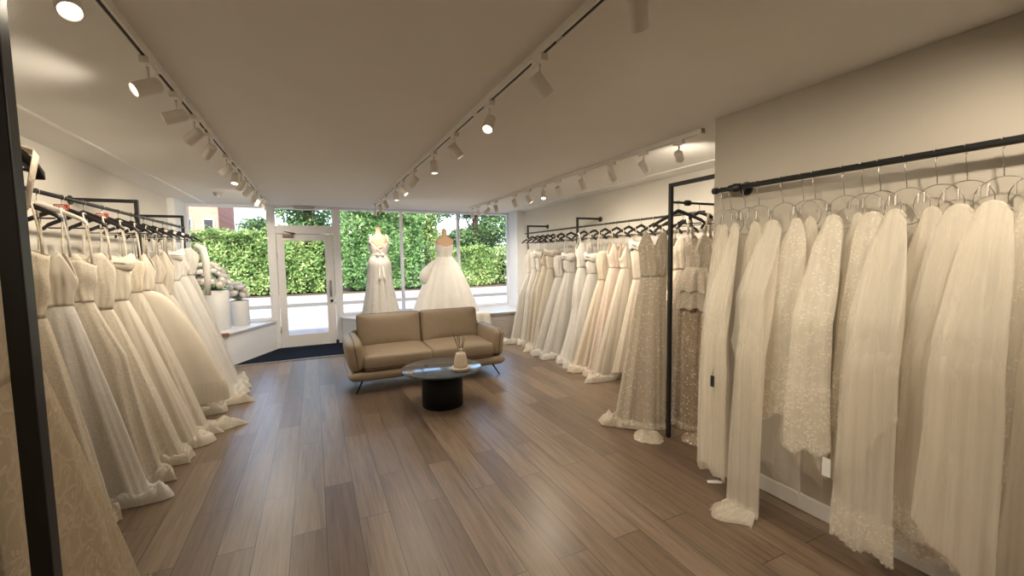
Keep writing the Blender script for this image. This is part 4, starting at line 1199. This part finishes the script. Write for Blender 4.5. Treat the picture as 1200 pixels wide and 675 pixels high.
def leaves_mesh(P, Nn, size, rng, aspect=.5):
    """P (n,3) positions, Nn (n,3) outward normals -> folded leaf blades"""
    n = len(P)
    d = rng.normal(size=(n,3)); d[:,2] -= .35
    nn = Nn+.75*rng.normal(size=(n,3)); nn /= np.linalg.norm(nn,axis=1,keepdims=True)
    d -= (d*nn).sum(1,keepdims=True)*nn; d /= np.linalg.norm(d,axis=1,keepdims=True)
    s = np.cross(nn,d); L = (size*rng.uniform(.6,1.35,n))[:,None]
    a = P-d*L*.5; b = P+d*L*.5; m = P
    l = m+s*L*aspect*.5+nn*L*.10; r = m-s*L*aspect*.5+nn*L*.10
    v = np.stack([a,l,b,r],1).reshape(-1,3)
    f = [(4*i,4*i+1,4*i+2) for i in range(n)]+[(4*i,4*i+2,4*i+3) for i in range(n)]
    return v, f
def foliage(name, P, Nn, size, rng, mat, parent=None, aspect=.5):
    v, f = leaves_mesh(P,Nn,size,rng,aspect)
    me = bpy.data.meshes.new(name); me.from_pydata(v.tolist(),[],f); me.update(); me.materials.append(M[mat])
    o = bpy.data.objects.new(name, me); COL.objects.link(o)
    if parent: o.parent = parent
    o['kind'] = 'stuff' if parent is None else 'stuff'
    return o
def lump(x, y, seed):
    return .35*math.sin(x*1.3+seed)+.22*math.sin(x*2.9+seed*2)+.15*math.sin(x*5.1+y*2+seed)
def hedge(x0, x1, yf, depth, h0, label, mat, n, seed, size=.22, bumpy=.35):
    rng = np.random.default_rng(seed)
    t = thing('hedge', label, 'hedge', ((x0+x1)/2,yf+depth/2,-.06))
    ox, oy = (x0+x1)/2, yf+depth/2
    core = MB(); nx = max(4,int((x1-x0)/.5)); rings = []; xa_, xb_ = x0+.4, x1-.4
    for i in range(nx+1):
        x = xa_+(xb_-xa_)*i/nx; h = h0*(1+.12*lump(x,0,seed))-.12; e = .35 if 0<i<nx else .1
        yl = yf+.65+.3*lump(x,1,seed+2)
        rings.append([(x-ox,yl-oy,0),(x-ox,yl-oy-.05,h*.5),(x-ox,yl+.15-oy,h*.9-.15),(x-ox,yf+depth*.6-oy,h-.25),(x-ox,yf+depth-oy,h*.8),(x-ox,yf+depth-oy,0)])
    core.loft(rings,True,True); core.build('dark_core', M['hedgecore'], t)  # solid dark backing added behind the leaves to stop see-through
    x = rng.uniform(x0,x1,n); u = rng.uniform(0,1,n)
    hh = np.array([h0*(1+.12*lump(a,0,seed)) for a in x])
    front = u < .72
    z = np.where(front, rng.uniform(.02,1,n)**.9*hh, hh-.12+rng.normal(size=n)*.10)
    bz = np.array([.30*math.sin(a*2.1+b*2.3+seed)+.22*math.sin(a*4.7-b*3.1+seed)+.16*math.sin(a*9+b*7) for a,b in zip(x,z)])
    y = np.where(front, yf+.15+bumpy*bz+rng.uniform(0,.3,n)+.35*(z/hh)**3, yf+rng.uniform(.2,depth,n))
    end = np.minimum(x-x0,x1-x) < .45
    y = np.where(end, rng.uniform(yf+.1,yf+depth,n), y); z = np.where(end, rng.uniform(.05,1,n)*hh, z)
    P = np.stack([x-ox,y-oy,z],1)
    Nn = np.where(front[:,None], np.array([[0,-1,.55]]), np.array([[0,-.3,1.0]]))
    foliage('leaves', P, Nn, size, rng, mat, t)
    return t
hedge(-12.0,.9,21.9,2.0,3.0,'tall golden green hedge across the road by the brick house','leaf_yellow',24000,3,.17)
hedge(1.35,5.3,21.8,2.0,4.0,'dark glossy laurel hedge across the road facing the door','leaf_laurel',17000,5,.19)
hedge(5.75,9.5,22.0,1.8,2.15,'low clipped bright hedge between the laurel and the fence','leaf_yellow',10000,8,.16)
hedge(9.95,17.0,22.7,1.8,2.3,'yellow green hedge behind the white picket fence','leaf_yellow',10000,9,.16)
def tree(x, y, h, r, label, mat, n, seed, zc=.62, size=.22):
    rng = np.random.default_rng(seed); R = random.Random(seed)
    t = thing('tree', label, 'tree', (x,y,-.06), 0, 'trees across the road')
    MB().tube([(0,0,0),(.08,0,h*.3),(-.05,.1,h*.6),(.05,0,h*.85)], [.2,.16,.11,.04], 10).build('trunk', M['bark'], t)
    P, Nn = [], []
    blobs = [(R.uniform(-r*.65,r*.65),R.uniform(-r*.5,r*.5),h*zc+R.uniform(-h*.30,h*.30),R.uniform(.4,.62)*r) for _ in range(13)]
    per = n//len(blobs)
    for bx,by,bz,br in blobs:
        d = rng.normal(size=(per,3)); d /= np.linalg.norm(d,axis=1,keepdims=True)
        P.append(np.array([bx,by,bz])+d*br*rng.uniform(.75,1.05,(per,1))*np.array([1,1,.85])); Nn.append(d)
    P = np.concatenate(P); Nn = np.concatenate(Nn); P[:,2] = np.maximum(P[:,2],.3)
    foliage('crown', P, Nn, size, rng, mat, t)
    br = MB()
    for bx,by,bz,_ in blobs[:8]: br.tube([(0,.05,h*.35),(bx*.5,by*.5,(h*.35+bz)/2+.1),(bx,by,bz)],[.08,.05,.02],7)
    br.build('branches', M['bark'], t)
tree(.0,26.7,6.4,2.0,'bright green tree above the golden hedge beside the door frame','leaf_laurel',12000,21)
tree(5.0,27.0,7.0,2.0,'large green tree over the laurel hedge','leaf_yellow',12000,22)
tree(10.0,27.0,6.8,2.05,'dark tree behind the low clipped hedge','leaf_dark',12000,24)
tree(15.2,27.0,6.4,2.05,'tall dark tree above the white picket fence','leaf_dark',10000,25)
tree(2.6,33.4,8.6,2.3,'tree far back between the two trees that flank the door','leaf_laurel',7000,26)
tree(8.2,34.0,7.4,2.3,'loose golden tree far back with pale sky beside it','leaf_yellow',6000,23)
tree(14.0,34.0,8.0,2.4,'far dark tree between the low hedge and the picket fence','leaf_dark',6000,28)
tree(-4.6,41.0,5.2,1.2,'small distant tree beside the brick house','leaf_dark',2500,27)
# picket fence
fc = thing('picket_fence', 'white picket fence before the yellow green hedge', 'fence', (12.2,22.3,-.09))
for i in range(22):
    x = -2.1+i*.2; MB().prism([(x,-.012),(x+.11,-.012),(x+.11,.012),(x,.012)], .08, 1.72).build('picket', M['fence'], fc)
mb = MB(); mb.box((-2.2,.013,.4),(2.4,.045,.5)); mb.box((-2.2,.013,1.3),(2.4,.045,1.4)); mb.build('rail', M['fence'], fc)
# houses
hs = thing('brick_house', 'red brick house with white gable beyond the golden hedge', 'house', (-6.3,31,-.06))
MB().box((-.9,0,0),(1.2,6,5.6)).build('brick_wall', M['brick'], hs)
gb = MB(); gb.loft([[(-3.6,-.05,0),(-.95,-.05,0),(-.95,-.05,3.9),(-2.25,-.05,5.0),(-3.6,-.05,3.9)],[(-3.6,6,0),(-.95,6,0),(-.95,6,3.9),(-2.25,6,5.0),(-3.6,6,3.9)]],True,True,False)
gb.build('gable_wall', M['white_render'], hs)
MB().loft([[(-1.1,-.25,5.6),(1.4,-.25,5.6),(1.4,3,7.0),(-1.1,3,7.0)],[(-1.1,-.25,5.72),(1.4,-.25,5.72),(1.4,3,7.12),(-1.1,3,7.12)]],True,True,False).build('roof', M['roof'], hs)
for s_ in (-1,1):
    MB().loft([[(-2.25,-.2,5.05),(-2.25+s_*1.5,-.2,3.8),(-2.25+s_*1.5,6,3.8),(-2.25,6,5.05)],[(-2.25,-.2,5.17),(-2.25+s_*1.5,-.2,3.92),(-2.25+s_*1.5,6,3.92),(-2.25,6,5.17)]],True,True,False).build('gable_roof', M['roof'], hs)
for x in (-.7,.4):
    w_ = MB().box((x,-.06,3.2),(x+.6,.02,4.2)).build('window', M['white_render'], hs)
    MB().box((x+.08,-.08,3.28),(x+.52,-.05,4.12)).build('pane', M['slot'], w_)
ch = MB().box((.6,2.4,6.4),(1.2,3.0,7.9)).build('chimney', M['brick'], hs)

# ================================================================ LIGHT
w = bpy.data.worlds.new('sky'); sc.world = w; w.use_nodes = True
nt = w.node_tree; nt.nodes.clear()
out = nt.nodes.new('ShaderNodeOutputWorld'); bg = nt.nodes.new('ShaderNodeBackground')
sky = nt.nodes.new('ShaderNodeTexSky'); sky.sky_type = 'NISHITA'; sky.sun_disc = False
sky.sun_elevation = math.radians(52); sky.sun_rotation = math.radians(200); sky.altitude = 50; sky.air_density = 1.0; sky.dust_density = 2.5; sky.ozone_density = 1.0
bg.inputs['Strength'].default_value = .55
nt.links.new(sky.outputs[0], bg.inputs['Color']); nt.links.new(bg.outputs[0], out.inputs['Surface'])
sl_ = bpy.data.lights.new('sun','SUN'); sl_.energy = 4.6; sl_.angle = math.radians(.6); sl_.color = (1.0,.95,.86)
so_ = bpy.data.objects.new('sun', sl_); COL.objects.link(so_)
so_.rotation_euler = Vector((.35,.75,-.95)).to_track_quat('-Z','Y').to_euler(); so_.location = (0,0,12)

# ================================================================ CAMERA
cam = bpy.data.cameras.new('camera'); co = bpy.data.objects.new('camera', cam); COL.objects.link(co)
f_px, yaw, pitch, roll = 495.97, .4371, .0731, -.0157
cyw, syw = math.cos(yaw), math.sin(yaw)
Fw = Vector((syw*math.cos(pitch), cyw*math.cos(pitch), -math.sin(pitch)))
R0_ = Vector((cyw,-syw,0)); U0 = R0_.cross(Fw)
cr, sr = math.cos(roll), math.sin(roll)
Rv = cr*R0_+sr*U0; Uv = -sr*R0_+cr*U0
mat = Matrix(((Rv.x,Uv.x,-Fw.x,0),(Rv.y,Uv.y,-Fw.y,0),(Rv.z,Uv.z,-Fw.z,1.53),(0,0,0,1)))
co.matrix_world = mat
cam.sensor_width = 36; cam.sensor_fit = 'HORIZONTAL'; cam.lens = 36*f_px/1200
cam.clip_start = .02; cam.clip_end = 300
sc.camera = co
